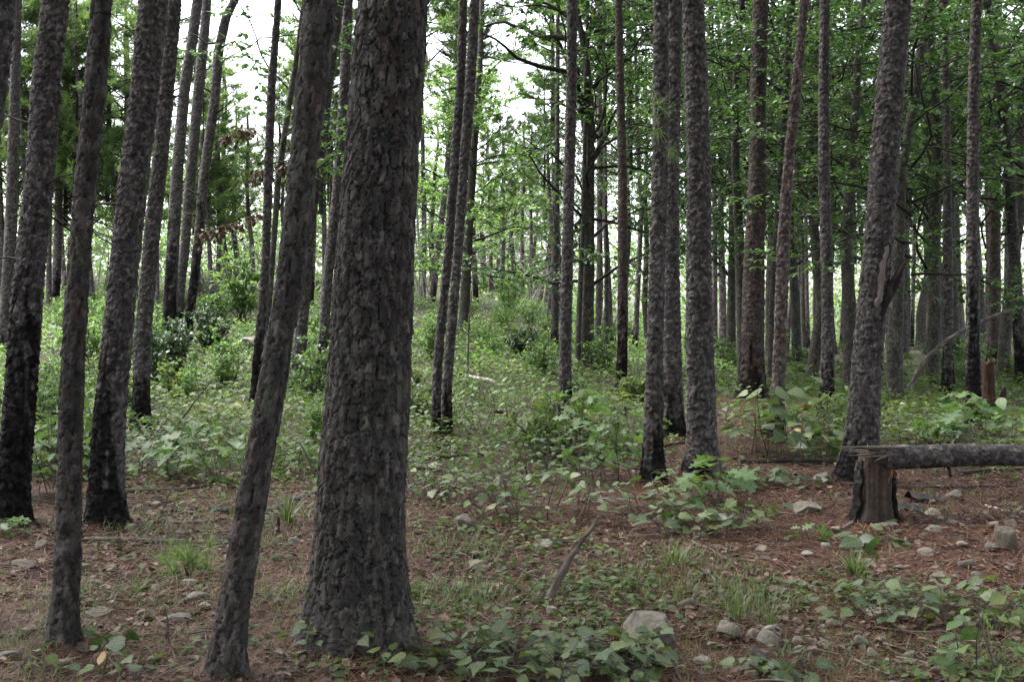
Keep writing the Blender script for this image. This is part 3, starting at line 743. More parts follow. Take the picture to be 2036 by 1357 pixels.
for key, by, path, kind, label, char, op in TREES:
    bx = path[0][0]
    if bx < -20:
        x, d, z = locate(bx, by)
    else:
        x, d, z = locate(bx, by)
    pts = [pt(a, b, d) for a, b, w in path]
    rad = [w * .5 / FPX * d for a, b, w in path]
    off = z - pts[0][2]
    pts = [p + np.array([0, 0, off * (1 - i / len(pts))]) for i, p in enumerate(pts)]
    z_vis = CAM_Z + .31 * d
    H = max(z_vis + 3.5, 11.5) if kind == 'pine' else max(z_vis + 1.5, 8.5)
    slope = (pts[-1] - pts[-2]) / (pts[-1][2] - pts[-2][2])
    zz = [p[2] for p in pts]; xx = [p[0] for p in pts]; yy = [p[1] for p in pts]; rr = list(rad)
    zz = [zz[0] - .12] + zz; xx = [xx[0]] + xx; yy = [yy[0]] + yy; rr = [rr[0]] + rr
    dz = H - zz[-1]
    if dz > .2:
        xx.append(xx[-1] + slope[0] * dz * .45); yy.append(yy[-1]); rr.append(max(rr[-1] * .55, .02)); zz.append(H)
    rng = np.random.default_rng(hash(key) % 1000 if False else sum(ord(c) * (i + 3) for i, c in enumerate(key)))
    lean = rng.normal(0, .012)
    yy = [y + lean * (zv - zz[0]) for y, zv in zip(yy, zz)]
    x0, y0, zb = xx[0], yy[0], z
    lz = [v - zb for v in zz]; lx = [v - x0 for v in xx]; ly = [v - y0 for v in yy]
    res = op.get('res', max(.0075, .00105 * d))
    plate = op.get('plate', (.052, .062) if kind == 'pine' else (.035, .10))
    if d > 14: plate = (plate[0] * 1.25, plate[1] * 1.25)
    depth = op.get('depth', .0145 if kind == 'pine' else .008)
    mat = M[op.get('mat', 'bark' if kind == 'pine' else 'bark_oak')]
    t = thing('pine_tree' if kind == 'pine' else 'oak_tree', label, 'pine tree' if kind == 'pine' else 'oak tree', (x0, y0, zb))
    me = trunk_mesh('trunk', lz, lx, ly, rr, res, min(z_vis - zb + .3, H - zb - .5), H - zb, plate, depth, int(rng.integers(1, 9999)), char, mat, char_side=op.get('cs'),
                    flare=.46 if key != 'T12' else .22, tilt=.14 if mat == M['bark_old'] else .62, vary=.16 if mat == M['bark_old'] else .30, hf=.22 if mat == M['bark_old'] else .42)
    obj('trunk', me, t)
    fx = lambda q, a=lz, b=lx: float(np.interp(q, a, b)); fy = lambda q, a=lz, b=ly: float(np.interp(q, a, b)); fr = lambda q, a=lz, b=rr: float(np.interp(q, a, b))
    TINFO[key] = dict(t=t, d=d, base=(x0, y0, zb), fx=fx, fy=fy, fr=fr, H=H - zb)
    top = H - zb
    if op.get('nocrown'): continue
    if kind == 'pine':
        w, l = PINES[ci % 4]; ci += 1
        s = rng.uniform(.75, 1.0)
        cz = top - 1.2
        for nm, m_ in (('branches', w), ('crown', l)):
            obj(nm, m_, t, (fx(cz), fy(cz), cz), (0, 0, rng.uniform(0, 6)), (s, s, s))
    elif op.get('crown') not in ('oak15', 'left'):
        w, l = (LIGHT if op.get('crown') == 'light' else OAKS)[ci % 2 if op.get('crown') == 'light' else ci % 4]; ci += 1
        s = rng.uniform(.85, 1.05); cz = 0
        rz = rng.uniform(0, 6)
        mid = top * .6
        for nm, m_ in (('branches', w), ('crown', l)):
            obj(nm, m_, t, (fx(mid) * .8, 0, 0), (0, 0, rz), (s, s, s * top / 10.5))

# the big limbed oak: limbs as in the photograph, to the left and up
I = TINFO['T15']; d15 = I['d']; o15 = np.array(I['base'])
W = Acc()
LIMBS = [[(1160, 115), (1125, 70), (1085, 65), (1045, 45), (1000, 22), (955, 28)], [(1168, 250), (1145, 160), (1120, 150), (1060, 145), (1010, 120), (960, 90)],
         [(1160, 100), (1175, 55), (1195, 15), (1210, -25)], [(1165, 240), (1150, 215), (1140, 150), (1100, 100)], [(1172, 280), (1195, 262), (1215, 248)],
         [(1170, 190), (1200, 150), (1240, 130), (1280, 120)], [(1168, 250), (1150, 228), (1142, 205), (1105, 190), (1090, 185)], [(1172, 320), (1190, 300), (1225, 220), (1265, 215)],
         [(1170, 420), (1140, 460), (1105, 415), (1090, 380)]]
tips = []
for k, lm in enumerate(LIMBS):
    P = np.array([pt(a, b, d15) for a, b in lm]) - o15
    P[:, 1] = fy0 = np.linspace(I['fy'](P[0, 2]), (-1) ** k * .9, len(P))
    Pd = np.stack([np.interp(np.linspace(0, len(P) - 1, 14), range(len(P)), P[:, c]) for c in range(3)], 1)
    Pd[1:-1] += np.random.default_rng(k).normal(0, .03, (12, 3))
    v, q, t_ = tube(Pd, np.linspace(.075, .018, 14) * (1 if k < 4 else .7), 7, False); W.add(v, q)
obj('limbs', W.mesh('limbs', M['bark_oak'], True), I['t'])
w, l = hardwood_crown(901, 9.0, 1.4, 2.5, 24, .115, 11, axis=lambda z: np.array([I['fx'](z), I['fy'](z), z]), r0=.04)
obj('branches', w, I['t']); obj('crown', l, I['t'])
w, l = hardwood_crown(902, 9.2, 6.4, 2.9, 10, .115, 12, axis=lambda z: np.array([I['fx'](z), I['fy'](z), z]), r0=.04)
obj('branches', w, I['t']); obj('crown', l, I['t'])
# the thin oak stem on the left: sparse leaves and brown withered sprays
I = TINFO['T8b']
w, l = hardwood_crown(903, 8.5, 2.8, 1.7, 12, .12, 9, axis=lambda z: np.array([I['fx'](z), I['fy'](z), z]), nsub=4, ntw=4, r0=.02)
obj('branches', w, I['t']); obj('crown', l, I['t'])
d8 = I['d']; o8 = np.array(I['base'])
for k, seq in enumerate([[(546, 460), (520, 420), (480, 440), (435, 452), (402, 468)], [(552, 330), (530, 340), (505, 345)], [(553, 335), (560, 330), (572, 330)], [(552, 300), (500, 255), (470, 255), (445, 275)]]):
    P = np.array([pt(a, b, d8) for a, b in seq]) - o8
    v, q, t_ = tube(P, np.linspace(.012, .004, len(P)), 4, False)
    A = Acc(); A.add(v, q)
    sp_ = obj('withered_branch', A.mesh('withered_branch', M['twig'], True), I['t'])
    B = Acc(); rg = np.random.default_rng(k + 40)
    cl = P[1:] if k else P[1:]
    for c in np.concatenate([cl, cl[:-1] * .5 + cl[1:] * .5]):
        n = 22; p = c + rg.normal(0, .05, (n, 3)) - np.array([0, 0, .05])
        leaf_batch(B, p, rg.normal(0, .5, (n, 3)) + [0, 0, -1], rg.normal(0, 1, (n, 3)), rg.uniform(.06, .11, n), L4V, None, L4T)
    tag(obj('withered_leaves', B.mesh('withered_leaves', M['brown_leaf']), sp_), kind='stuff')
# dead stubs on the crooked pine
I = TINFO['T7']; d7 = I['d']; o7 = np.array(I['base'])
for k, seq in enumerate([[(428, 190), (415, 180), (402, 175), (400, 160)], [(428, 225), (445, 220), (450, 210)], [(436, 95), (470, 85), (485, 105), (488, 120)], [(412, 345), (420, 345), (425, 340)],
                         [(440, 85), (415, 90), (395, 75), (380, 70)], [(425, 245), (440, 235), (470, 215)], [(398, 430), (384, 428), (372, 425)], [(404, 390), (390, 385), (380, 378)]]):
    P = np.array([pt(a, b, d7) for a, b in seq]) - o7
    P[:, 1] = np.linspace(I['fy'](P[0, 2]), -.25, len(P))
    A = Acc(); v, q, t_ = tube(P, np.linspace(.032, .010, len(P)), 6); A.add(v, q, t_)
    obj('dead_stub', A.mesh('dead_stub', M['twig'], True), I['t'])
rgd = np.random.default_rng(66)
for key in ('T1', 'T3', 'T4', 'T5', 'T6', 'T8', 'T13', 'T14', 'T16', 'T17b', 'T19', 'T20', 'T21', 'T24', 'T25', 'T26'):
    I = TINFO[key]
    for k in range(int(rgd.integers(1, 4))):
        z = rgd.uniform(.35, .95) * (CAM_Z + .3 * I['d'] - I['base'][2]); a = rgd.choice([0.0, math.pi]) + rgd.normal(0, .5); L_ = rgd.uniform(.08, .30); r = I['fr'](z)
        p0 = np.array([I['fx'](z) + math.cos(a) * r * .7, I['fy'](z) + math.sin(a) * r * .7, z])
        P, _ = grow(p0, (math.cos(a), math.sin(a), rgd.uniform(-.2, .5)), r * .4 + L_, 4, .16, rgd)
        A = Acc(); v, q, t_ = tube(P, np.linspace(.012, .005, 5), 5); A.add(v, q, t_); obj('dead_stub', A.mesh('dead_stub', M['twig'], True), I['t'])
# green needle spray on the pine pair
I = TINFO['T17']; c = pt(1302, 232, I['d']) - np.array(I['base']); A = Acc(); rg = np.random.default_rng(5)
for k in range(5):
    e = c + np.array([rg.normal(0, .06), -.13 + rg.normal(0, .03), rg.normal(0, .12)])
    n = 46; dd = unit(e - (c + [0, .05, .0]))
    leaf_batch(A, np.tile(e, (n, 1)), dd * rg.uniform(.2, 1, (n, 1)) + rg.normal(0, .5, (n, 3)) + [0, 0, -.15], rg.normal(0, 1, (n, 3)), rg.uniform(.12, .22, n), np.array(NEV) * [1, .022, 1], None, NET)
tag(obj('needle_spray', A.mesh('needle_spray', M['needle']), I['t']), 'green tuft of needles sprouting from the trunk')
# torn scar of the pine behind the snapped stump
I = TINFO['T22']; ob = np.array(I['base']); d22 = I['d']
def scar(poly, mat, name, lift):
    """A strip laid on the trunk's face, [(y, xleft, xright)] in photograph pixels."""
    V = []; nn = 9
    for (yy_, xl, xr) in poly:
        z = CAM_Z - (yy_ - 678.5) / FPX * d22 - ob[2]
        for s in np.linspace(0, 1, nn):
            x = ((xl + (xr - xl) * s) - 1018) / FPX * d22 - ob[0]
            cx, cy, r = I['fx'](z), I['fy'](z), I['fr'](z) + lift * math.sin(math.pi * min(max(s, .03), .97)) ** .5
            u_ = np.clip((x - cx) / r, -.97, .97)
            r = r + random.uniform(-.006, .006); V.append((cx + u_ * r, cy - r * math.sqrt(1 - u_ * u_), z + random.uniform(-.01, .01)))
    Q = [(i * nn + j, i * nn + j + 1, (i + 1) * nn + j + 1, (i + 1) * nn + j) for i in range(len(poly) - 1) for j in range(nn - 1)]
    return mesh_np(name, np.array(V), [np.array(Q)], mat, RNG.uniform(.3, .9, (len(V), 1)) * [1, 0, 1], True)
tag(obj('scar', scar([(490, 1752, 1755), (495, 1747, 1757), (502, 1748, 1756), (510, 1744, 1757), (520, 1744, 1752), (528, 1737, 1751), (540, 1738, 1750), (555, 1734, 1749), (570, 1735, 1746), (582, 1733, 1747), (590, 1735, 1744), (598, 1728, 1744), (606, 1727, 1739), (612, 1731, 1736)], M['pale_wood'], 'scar', .011), I['t']), 'bare pale wood where a limb tore away')
A = Acc(); P = np.array([pt(a, b, d22) for a, b in [(1738, 655), (1748, 615), (1762, 575), (1778, 540), (1790, 516)]]) - ob
P[:, 1] = np.linspace(-.10, -.16, len(P))
v, q, t_ = tube(P, [.012, .030, .036, .026, .008], 9); v = v + np.random.default_rng(3).normal(0, .006, v.shape); A.add(v, q, t_)
torn = tag(obj('torn_limb', A.mesh('torn_limb', M['bark_old']), I['t']), 'splintered stub of the torn limb')
A = Acc(); P = np.array([pt(a, b, d22) for a, b in [(1764, 562), (1772, 545), (1781, 530), (1789, 518)]]) - ob; P[:, 1] = np.linspace(-.20, -.195, 4)
v, q, t_ = tube(P, [.010, .018, .018, .006], 5); A.add(v, q, t_)
obj('splintered_face', A.mesh('splintered_face', M['red_wood']), torn)

# ------------------------------------------------------------------ the far wood: single pines and broadleaves
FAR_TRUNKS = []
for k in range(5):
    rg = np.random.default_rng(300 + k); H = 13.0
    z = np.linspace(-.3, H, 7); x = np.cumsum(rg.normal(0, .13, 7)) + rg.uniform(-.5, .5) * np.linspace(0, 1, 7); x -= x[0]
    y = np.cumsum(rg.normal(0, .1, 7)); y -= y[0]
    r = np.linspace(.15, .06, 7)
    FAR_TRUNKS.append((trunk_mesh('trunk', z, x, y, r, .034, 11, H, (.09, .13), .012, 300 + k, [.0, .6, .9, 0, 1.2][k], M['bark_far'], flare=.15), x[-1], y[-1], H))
MARKS = [(-40, 'left edge'), (47, 'blackened edge pine'), (152, 'thin crooked pine'), (240, 'charred flaky pine'), (288, 'straight brown pine'), (338, 'black footed pine'), (382, 'stubbed leaning pine'), (524, 'slender burnt pine'), (577, 'leaning dark trunk'), (742, 'thickest trunk'), (885, 'twin pines'),
         (1127, 'straight grey pine'), (1168, 'big limbed oak'), (1238, 'slim pine'), (1304, 'needle spray pine'), (1390, 'stout grey pine'), (1497, 'broad brown pine'), (1553, 'reddish leaning pine'), (1645, 'slim upright pine'), (1733, 'scarred pine'), (1783, 'mottled oak'), (1884, 'pole crossed pine'), (1936, 'red stump pine'), (1978, 'even brown pine'), (2024, 'right edge')]
SEEN = []
ORD = ['first', 'second', 'third', 'fourth', 'fifth', 'sixth', 'seventh', 'eighth', 'ninth', 'tenth']
def mark(px, t, what): SEEN.append((px, t, what))
def label_far():
    B = {}
    for px, t, what in SEEN:
        i = sum(1 for m, _ in MARKS if m <= px)
        B.setdefault((i, what), []).append((px, t))
    for (i, what), l in B.items():
        l.sort(key=lambda a: a[0])
        if i == 0: w = 'outside the left edge'
        elif i == len(MARKS): w = 'outside the right edge'
        else: w = 'between ' + MARKS[i - 1][1] + ' and ' + MARKS[i][1]
        for k, (px, t) in enumerate(l): t['label'] = what + ' ' + (ORD[k] + ' from left ' if len(l) > 1 else '') + w
def far_pine(px, py, w, label, group, k, hs=1.0, dmax=75):
    drop = [6.8, 5.4, 7.4, 6.0, 6.6][(k * 3 + px) % 5]
    x, d, z = locate(px, py, 20, dmax)
    s = max(.55, min(1.6, w / FPX * d / .27))
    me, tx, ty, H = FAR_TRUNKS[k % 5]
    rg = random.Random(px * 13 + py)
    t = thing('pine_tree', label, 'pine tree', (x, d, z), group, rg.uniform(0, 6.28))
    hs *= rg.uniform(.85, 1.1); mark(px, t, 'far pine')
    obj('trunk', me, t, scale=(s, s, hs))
    cw, cl = PINES[(k + px) % 4]; c = rg.uniform(.9, 1.2) * (.5 if hs < .56 else 1.0)
    for nm, m_ in (('branches', cw), ('crown', cl)):
        obj(nm, m_, t, (tx * s * .85, ty * s * .85, H * hs - drop * c), (0, 0, rg.uniform(0, 6)), (c, c, c))
gl, gc, gr = 'far pines beyond the shrubs on the left', 'far pines beyond the bright clearing', 'far pines on the shaded ridge at the right'
ll = 'slender mauve grey pine in the far wood left of the thickest trunk'
lc = 'slender mauve grey pine in the far wood behind the bright clearing'
lr = 'slender dark pine on the far shaded ridge at the right'
for k, (px, py, w) in enumerate([(-5, 605, 18), (18, 600, 15), (42, 612, 11), (97, 605, 10), (108, 598, 17), (148, 600, 9), (186, 606, 12), (222, 602, 11), (312, 612, 9), (424, 606, 9), (432, 603, 10), (468, 600, 8),
                                 (498, 606, 10), (562, 602, 9), (617, 605, 11), (648, 602, 10), (655, 598, 8), (-60, 600, 14), (255, 590, 8), (395, 592, 8)]):
    far_pine(px, py, w, ll, gl, k, .42 if 400 < px < 570 else .8)
for k, (px, py, w) in enumerate([(130, 580, 10), (445, 575, 9), (270, 578, 10)]):
    far_pine(px, py, w, ll, gl, k + 2, [.72, .60, .66][k])
for k, (px, py, w) in enumerate([(841, 596, 10), (857, 600, 13), (947, 600, 11), (1000, 606, 8), (1038, 600, 9), (1053, 602, 8), (1072, 604, 8), (1090, 640, 9), (975, 590, 7), (1116, 640, 8)]):
    far_pine(px, py, w, lc, gc, k, .48 if 960 < px < 1110 else 1.0)
for k, (px, py, w) in enumerate([(1188, 690, 8), (1216, 688, 8), (1262, 690, 9), (1420, 700, 12), (1438, 702, 15), (1470, 697, 9), (1562, 692, 10), (1578, 690, 8), (1592, 692, 9), (1608, 693, 8), (1622, 690, 9), (1672, 692, 8), (1708, 690, 10),
                                 (1765, 692, 9), (1812, 690, 9), (1848, 691, 8), (1918, 690, 9), (1950, 692, 11), (1962, 690, 8), (2003, 694, 10), (2018, 691, 9), (2060, 695, 12), (1365, 695, 10), (1515, 690, 8)]):
    far_pine(px, py, w, lr, gr, k)

OAK_TRUNKS = []
for k in range(3):
    rg = np.random.default_rng(400 + k); H = 10.0
    z = np.linspace(-.3, H, 7); x = np.cumsum(rg.normal(0, .10, 7)); x -= x[0]; y = np.cumsum(rg.normal(0, .1, 7)); y -= y[0]
    OAK_TRUNKS.append(trunk_mesh('trunk', z, x, y, np.linspace(.14, .03, 7), .04, 6, H, (.05, .14), .010, 400 + k, 0, M['bark_oak'], flare=.25))
def far_oak(px, d, label, group, k, var, s=1.0, sz=1.0, ts=1.0):
    x = (px - 1018) / FPX * d
    z = float(ground_z(x, d)); rg = random.Random(px * 7 + int(d))
    t = thing('broadleaf_tree', label, 'broadleaf tree', (x, d, z), group, rg.uniform(0, 6.28))
    obj('trunk', OAK_TRUNKS[k % 3], t, scale=(ts, ts, sz)); mark(px, t, 'leafy tree')
    w, l = var
    for nm, m_ in (('branches', w), ('crown', l)):
        obj(nm, m_, t, (0, 0, 0), (0, 0, rg.uniform(0, 6.28)), (s, s, sz))
la = 'dark leafy broadleaf tree filling the shaded wood at the right'
for k, (px, d, s, sz) in enumerate([(1405, 27, .9, 1.0), (1480, 23, .8, .9), (1585, 30, 1.0, 1.1), (1610, 24, .8, 1.05), (1690, 20, .75, .85), (1740, 27, 1.0, 1.15), (1850, 22, .9, 1.0), (1900, 30, 1.1, 1.15), (1990, 24, .95, 1.1), (2080, 21, .95, .95),
                                    (1330, 33, .9, 1.1), (1530, 36, 1.1, 1.25), (1660, 38, 1.1, 1.3), (1800, 38, 1.15, 1.25), (1960, 37, 1.1, 1.3), (2070, 32, 1.1, 1.2), (1600, 48, 1.1, 1.3), (1880, 48, 1.1, 1.3), (2150, 26, 1.1, 1.2), (2120, 40, 1.1, 1.2)]):
    far_oak(px, d, la, 'broadleaf trees in the shaded wood', k, OAKS[k % 4], s, sz)
lb = 'pale green broadleaf tree in the far wood beyond the bright clearing'
for k, (px, d, s, sz) in enumerate([(1020, 47, .8, .52), (965, 50, .8, .50), (1085, 44, .7, .58), (1060, 56, .9, .5), (1155, 40, .8, 1.0), (1240, 38, 1.0, 1.2), (1290, 46, 1.1, 1.3), (905, 52, .8, .6), (990, 58, 1.0, .48), (1190, 50, 1.0, 1.2)]):
    far_oak(px, d, lb, 'broadleaf trees beyond the clearing', k, (LIGHT + OAKS)[k % 6], s, sz)
lg = 'grey green broadleaf tree in the far wood left of the thickest trunk'
for k, (px, d, s, sz) in enumerate([(460, 42, .8, .68), (340, 50, .9, .8), (235, 54, .9, .8), (120, 48, .9, .8), (15, 46, 1.0, .85), (610, 50, .9, .7), (675, 48, 1., .8), (860, 46, .8, .7), (-60, 44, 1.1, .9), (820, 58, 1.1, .8)]):
    far_oak(px, d, lg, 'broadleaf trees of the left far wood', k, LIGHT[k % 2], s, sz)

label_far()
# the wood goes on round the viewpoint: unseen trees added to shade the foreground
rgv = random.Random(21)
SHADE_TREES = [(-4.5, 1.5), (4.8, 2.0), (-7.5, 6), (7.8, 6.5), (-2.6, -2.5), (2.4, -3.2), (-6, -5), (6, -6), (0.6, -7), (-10, -1), (10, 0), (-3.5, -10), (4, -11), (-9, -11), (10, -12), (-13, 8), (13, 9), (-15, 1), (15, 2), (0, -15), (-7, -17), (8, -18), (-17, 14), (17, 15), (-14, -8), (15, -9),
        (-3.6, 4), (3.8, 4.2), (-1.6, -1.0), (1.7, -1.2), (0, -4.5), (-5.6, 8), (5.9, 8.5), (-7.4, 11), (7.8, 11.5), (-9.2, 15), (9.6, 15.5)]
for k, (x, y) in enumerate(SHADE_TREES):
    z = float(ground_z(x, y))
    if k % 3 == 1 or k >= 26:
        t = thing('broadleaf_tree', 'unseen broadleaf tree added round the viewpoint to shade the foreground', 'broadleaf tree', (x, y, z), 'added shade trees round the viewpoint', rgv.uniform(0, 6.28))
        obj('trunk', OAK_TRUNKS[k % 3], t, scale=(1, 1, 1.3))
        for nm, m_ in zip(('branches', 'crown'), OAKS[k % 4]): obj(nm, m_, t, (0, 0, 4.2), (0, 0, 0), (1.35, 1.35, 1.0))
    else:
        t = thing('pine_tree', 'unseen pine added round the viewpoint to shade the foreground', 'pine tree', (x, y, z), 'added shade trees round the viewpoint', rgv.uniform(0, 6.28))
        me, tx, ty, H = FAR_TRUNKS[k % 5]; obj('trunk', me, t)
        for nm, m_ in zip(('branches', 'crown'), PINES[k % 4]): obj(nm, m_, t, (tx * .85, ty * .85, H - 5.5), (0, 0, 0), (1.3, 1.3, 1.0))

# the wood behind all that: one mass
rg = np.random.default_rng(55); A = Acc()
nS = 3600
th = rg.uniform(-.62, .62, nS); dd = rg.uniform(60, 92, nS)
sx = np.tan(th) * dd; gz = ground_z(sx, dd)
right = sstep(2, 8, sx)
hmax = 8.5 - 4.6 * np.exp(-((th - .015) / .05) ** 2) - 4.2 * np.exp(-((th + .21) / .035) ** 2) + 2.5 * right
hz = gz - .3 + rg.uniform(0, 1, nS) ** (1.35 + .5 * right) * hmax
per = 22
P = np.stack([sx, dd, hz], 1)[:, None] + rg.normal(0, 1, (nS, per, 3)) * [.9, .8, .45]
nn = nS * per
leaf_batch(A, P.reshape(-1, 3), rg.normal(0, 1, (nn, 3)), rg.normal(0, .6, (nn, 3)) + [0, 0, 1], rg.uniform(.22, .42, nn), L2V, None, L2T)
tag(obj('forest_foliage', A.mesh('forest_foliage', M['light_leaf'])), 'hazy mass of far foliage behind all the trunks', 'foliage', kind='stuff')

# ------------------------------------------------------------------ shrubs
def shrub_mesh(seed, H, Rr, stems, per, leaf, mat, tv=L4V, tt=L4T, dens=10):
    rng = np.random.default_rng(seed); W = Acc(); Lf = Acc(); S, E = [], []
    for i in range(stems):
        a = rng.uniform(0, 6.28); out = rng.uniform(.15, 1) * Rr / H
        P, _ = grow((rng.normal(0, .06), rng.normal(0, .06), -.05), (math.cos(a) * out, math.sin(a) * out, 1), H * rng.uniform(.65, 1.1), 6, .13, rng)
        v, q, t = tube(P, np.linspace(.011, .003, 7), 4, False); W.add(v, q)
        for j in range(dens):
            g = .18 + .82 * rng.random(); k = min(int(g * 6), 5); p = P[k] + (P[k + 1] - P[k]) * (g * 6 - k)
            b = unit(np.array([rng.normal(), rng.normal(), rng.uniform(-.1, .7)])); Lb = rng.uniform(.15, .42) * Rr
            S.append(p); E.append(p + b * Lb)
            v, q, t = tube(np.array([p, p + b * Lb]), [.004, .002], 3, False); W.add(v, q)
    S = np.array(S); E = np.array(E); n = len(S)
    t = rng.uniform(.1, 1.1, (n, per)); P = S[:, None] + (E - S)[:, None] * t[..., None] + rng.normal(0, .015, (n, per, 3))
    D = (E - S)[:, None] / np.linalg.norm(E - S, axis=1)[:, None, None] * .6 + rng.normal(0, .6, (n, per, 3))
    Nn = np.array([0, 0, 1.]) + rng.normal(0, .4, (n, per, 3))
    tint = np.clip(.4 * rng.random(n)[:, None] + .6 * rng.random((n, per)), 0, 1)
    leaf_batch(Lf, P.reshape(-1, 3), D.reshape(-1, 3), Nn.reshape(-1, 3), leaf * rng.uniform(.6, 1.25, n * per), tv, None, tt, tint.ravel())
    return W.mesh('stems', M['twig'], True), Lf.mesh('foliage', mat)


SHRUBS = {
    'light': [shrub_mesh(500 + i, 1.3, .8, 12, 9, .085, M['light_leaf']) for i in range(3)],
    'mid': [shrub_mesh(510 + i, 1.0, .7, 11, 9, .075, M['shrub_leaf']) for i in range(3)],
    'dark': [shrub_mesh(520 + i, 1.1, .8, 16, 12, .085, M['dark_leaf'], dens=14) for i in range(2)],
    'low': [shrub_mesh(530 + i, .40, .45, 9, 8, .06, M['cover_leaf'], dens=8) for i in range(3)],
}
def shrub(kind, i, x, y, s, label, group=None, sz=1.0, name='shrub'):
    w, l = SHRUBS[kind][i % len(SHRUBS[kind])]; rg = random.Random(int(x * 100) + int(y * 31))
    t = thing(name, label, 'shrub', (x, y, float(ground_z(x, y))), group, rg.uniform(0, 6.28))
    tag(obj('stems', w, t, scale=(s, s, s * sz)), kind='stuff'); tag(obj('foliage', l, t, scale=(s, s, s * sz)), kind='stuff')
for (px, py, kind, i, s, label) in [
    (338, 775, 'dark', 0, .95, 'dense dark glossy bush in front of the black footed pines'),
    (412, 700, 'dark', 1, .9, 'upright dark bush right of the leaning crooked pine'),
    (455, 770, 'light', 0, .8, 'yellow green bushy shrub beside the slender burnt pine'),
    (620, 800, 'mid', 0, 1.0, 'leafy shrub squeezed between the leaning trunk and the thickest trunk'),
    (1042, 712, 'dark', 0, .6, 'small dark conical bush in the bright clearing'),
    (1080, 745, 'mid', 1, .8, 'shrub with reddish stems at the foot of the clearing'),
    (1205, 740, 'mid', 2, .9, 'broad leaved shrub right of the big limbed oak'),
    (90, 880, 'mid', 2, .9, 'leafy shrub between the blackened pine and the thin crooked pine'),
    (180, 730, 'light', 1, 1.0, 'tall bright shrub behind the thin crooked pine'),
    (480, 640, 'light', 2, 1.6, 'bright lobed sapling high behind the slender burnt pine'),
    (225, 700, 'mid', 0, .9, 'green shrub peeping out behind the charred flaky pine')]:
    x, d, z = locate(px, py); shrub(kind, i, x, d, s, label)
rg = random.Random(3)
for k in range(56):
    px = rg.uniform(-80, 1130); d = rg.uniform(22, 41)
    x = (px - 1018) / FPX * d
    shrub(['light', 'light', 'mid', 'light'][k % 4], k, x, d, rg.uniform(.42, .9), 'waist high green shrub among many in the bright clearing', 'shrubs of the bright clearing', rg.uniform(.7, 1.1))
for k in range(46):
    px = rg.uniform(1130, 2120); d = rg.uniform(20, 46)
    x = (px - 1018) / FPX * d
    shrub(['mid', 'low', 'mid'][k % 3], k, x, d, rg.uniform(.6, 1.1), 'low green shrub among many under the shaded ridge trees', 'shrubs of the shaded ridge', rg.uniform(.5, .85))
for k in range(46):
    px = rg.uniform(-40, 2080); d = rg.choice([10.5, 12, 13.5, 15, 17, 19, 21]) + rg.uniform(-.8, .8)
    x = (px - 1018) / FPX * d
    if abs(x - (1.1 + .28 * (d - 8))) < 1.0 or (px > 1760 and d < 18): continue
    kd = ['low', 'mid', 'low', 'light'][k % 4]
    shrub(kd, k, x, d, rg.uniform(1.0, 1.7) if kd == 'low' else rg.uniform(.38, .62), 'knee high leafy sapling among many on the middle slope', 'knee high saplings of the middle slope')
# leafless grey brush
def brush(seed):
    rng = np.random.default_rng(seed); W = Acc()
    for i in range(4):
        P, _ = grow((rng.normal(0, .15), rng.normal(0, .15), -.1), (rng.normal(0, .25), rng.normal(0, .25), 1), rng.uniform(2, 4.2), 8, .10, rng)
        v, q, t = tube(P, np.linspace(.03, .006, 9), 5, False); W.add(v, q, C=(rng.random(), 0, 0))
        for j in range(16):
            g = .15 + .85 * rng.random(); k = min(int(g * 8), 7); p = P[k]
            a = rng.uniform(0, 6.28)
            P2, _ = grow(p, (math.cos(a), math.sin(a), rng.uniform(-.2, .7)), rng.uniform(.4, 1.3), 5, .22, rng)
            v, q, t = tube(P2, np.linspace(.010, .003, 6), 3, False); W.add(v, q, C=(rng.random(), 0, 0))
            for m in range(4):
                P3, _ = grow(P2[rng.integers(1, 5)], rng.normal(0, 1, 3), rng.uniform(.2, .5), 3, .25, rng)
                v, q, t = tube(P3, np.linspace(.005, .002, 4), 3, False); W.add(v, q, C=(rng.random(), 0, 0))
    return W.mesh('dead_brush', M['grey_twig'], True)
BR = [brush(600 + i) for i in range(3)]
for k, (px, d) in enumerate([(420, 36), (300, 38), (455, 39), (200, 40), (640, 37), (120, 39), (1010, 39), (985, 42), (1060, 40), (560, 38), (30, 37), (1100, 36), (1215, 34)]):
    x = (px - 1018) / FPX * d
    tag(obj('dead_brush', BR[k % 3], None, (x, d, float(ground_z(x, d))), (0, 0, k * 1.3), (1, 1, .8)), 'leafless grey brush tangled in front of the far wood', 'dead brush', 'leafless brush before the far wood')
x, d, z = locate(848, 600, 20)
tag(obj('dead_sapling', BR[1], None, (x, d, z), (0, 0, 2.0), (1, 1, 1.5)), 'pale leafless dead sapling right behind the thickest trunk', 'dead tree')

# ------------------------------------------------------------------ ground cover, grass, litter
def wedge(n, d0, d1, rng, power=1.0, half=.60, pad=.6):
    """Random spots on the floor before the camera and a little to either side, thinning out with distance."""
    u = rng.random(n)
    d = d0 * (d1 / d0) ** u if power == 1 else (d0 ** (1 - power) + u * (d1 ** (1 - power) - d0 ** (1 - power))) ** (1 / (1 - power))
    x = rng.uniform(-1, 1, n) * (d * half + pad)
    return x, d
def surf_normal(x, y):
    e = .08
    return np.stack([-(ground_z(x + e, y) - ground_z(x - e, y)) / (2 * e), -(ground_z(x, y + e) - ground_z(x, y - e)) / (2 * e), np.ones_like(x)], 1)

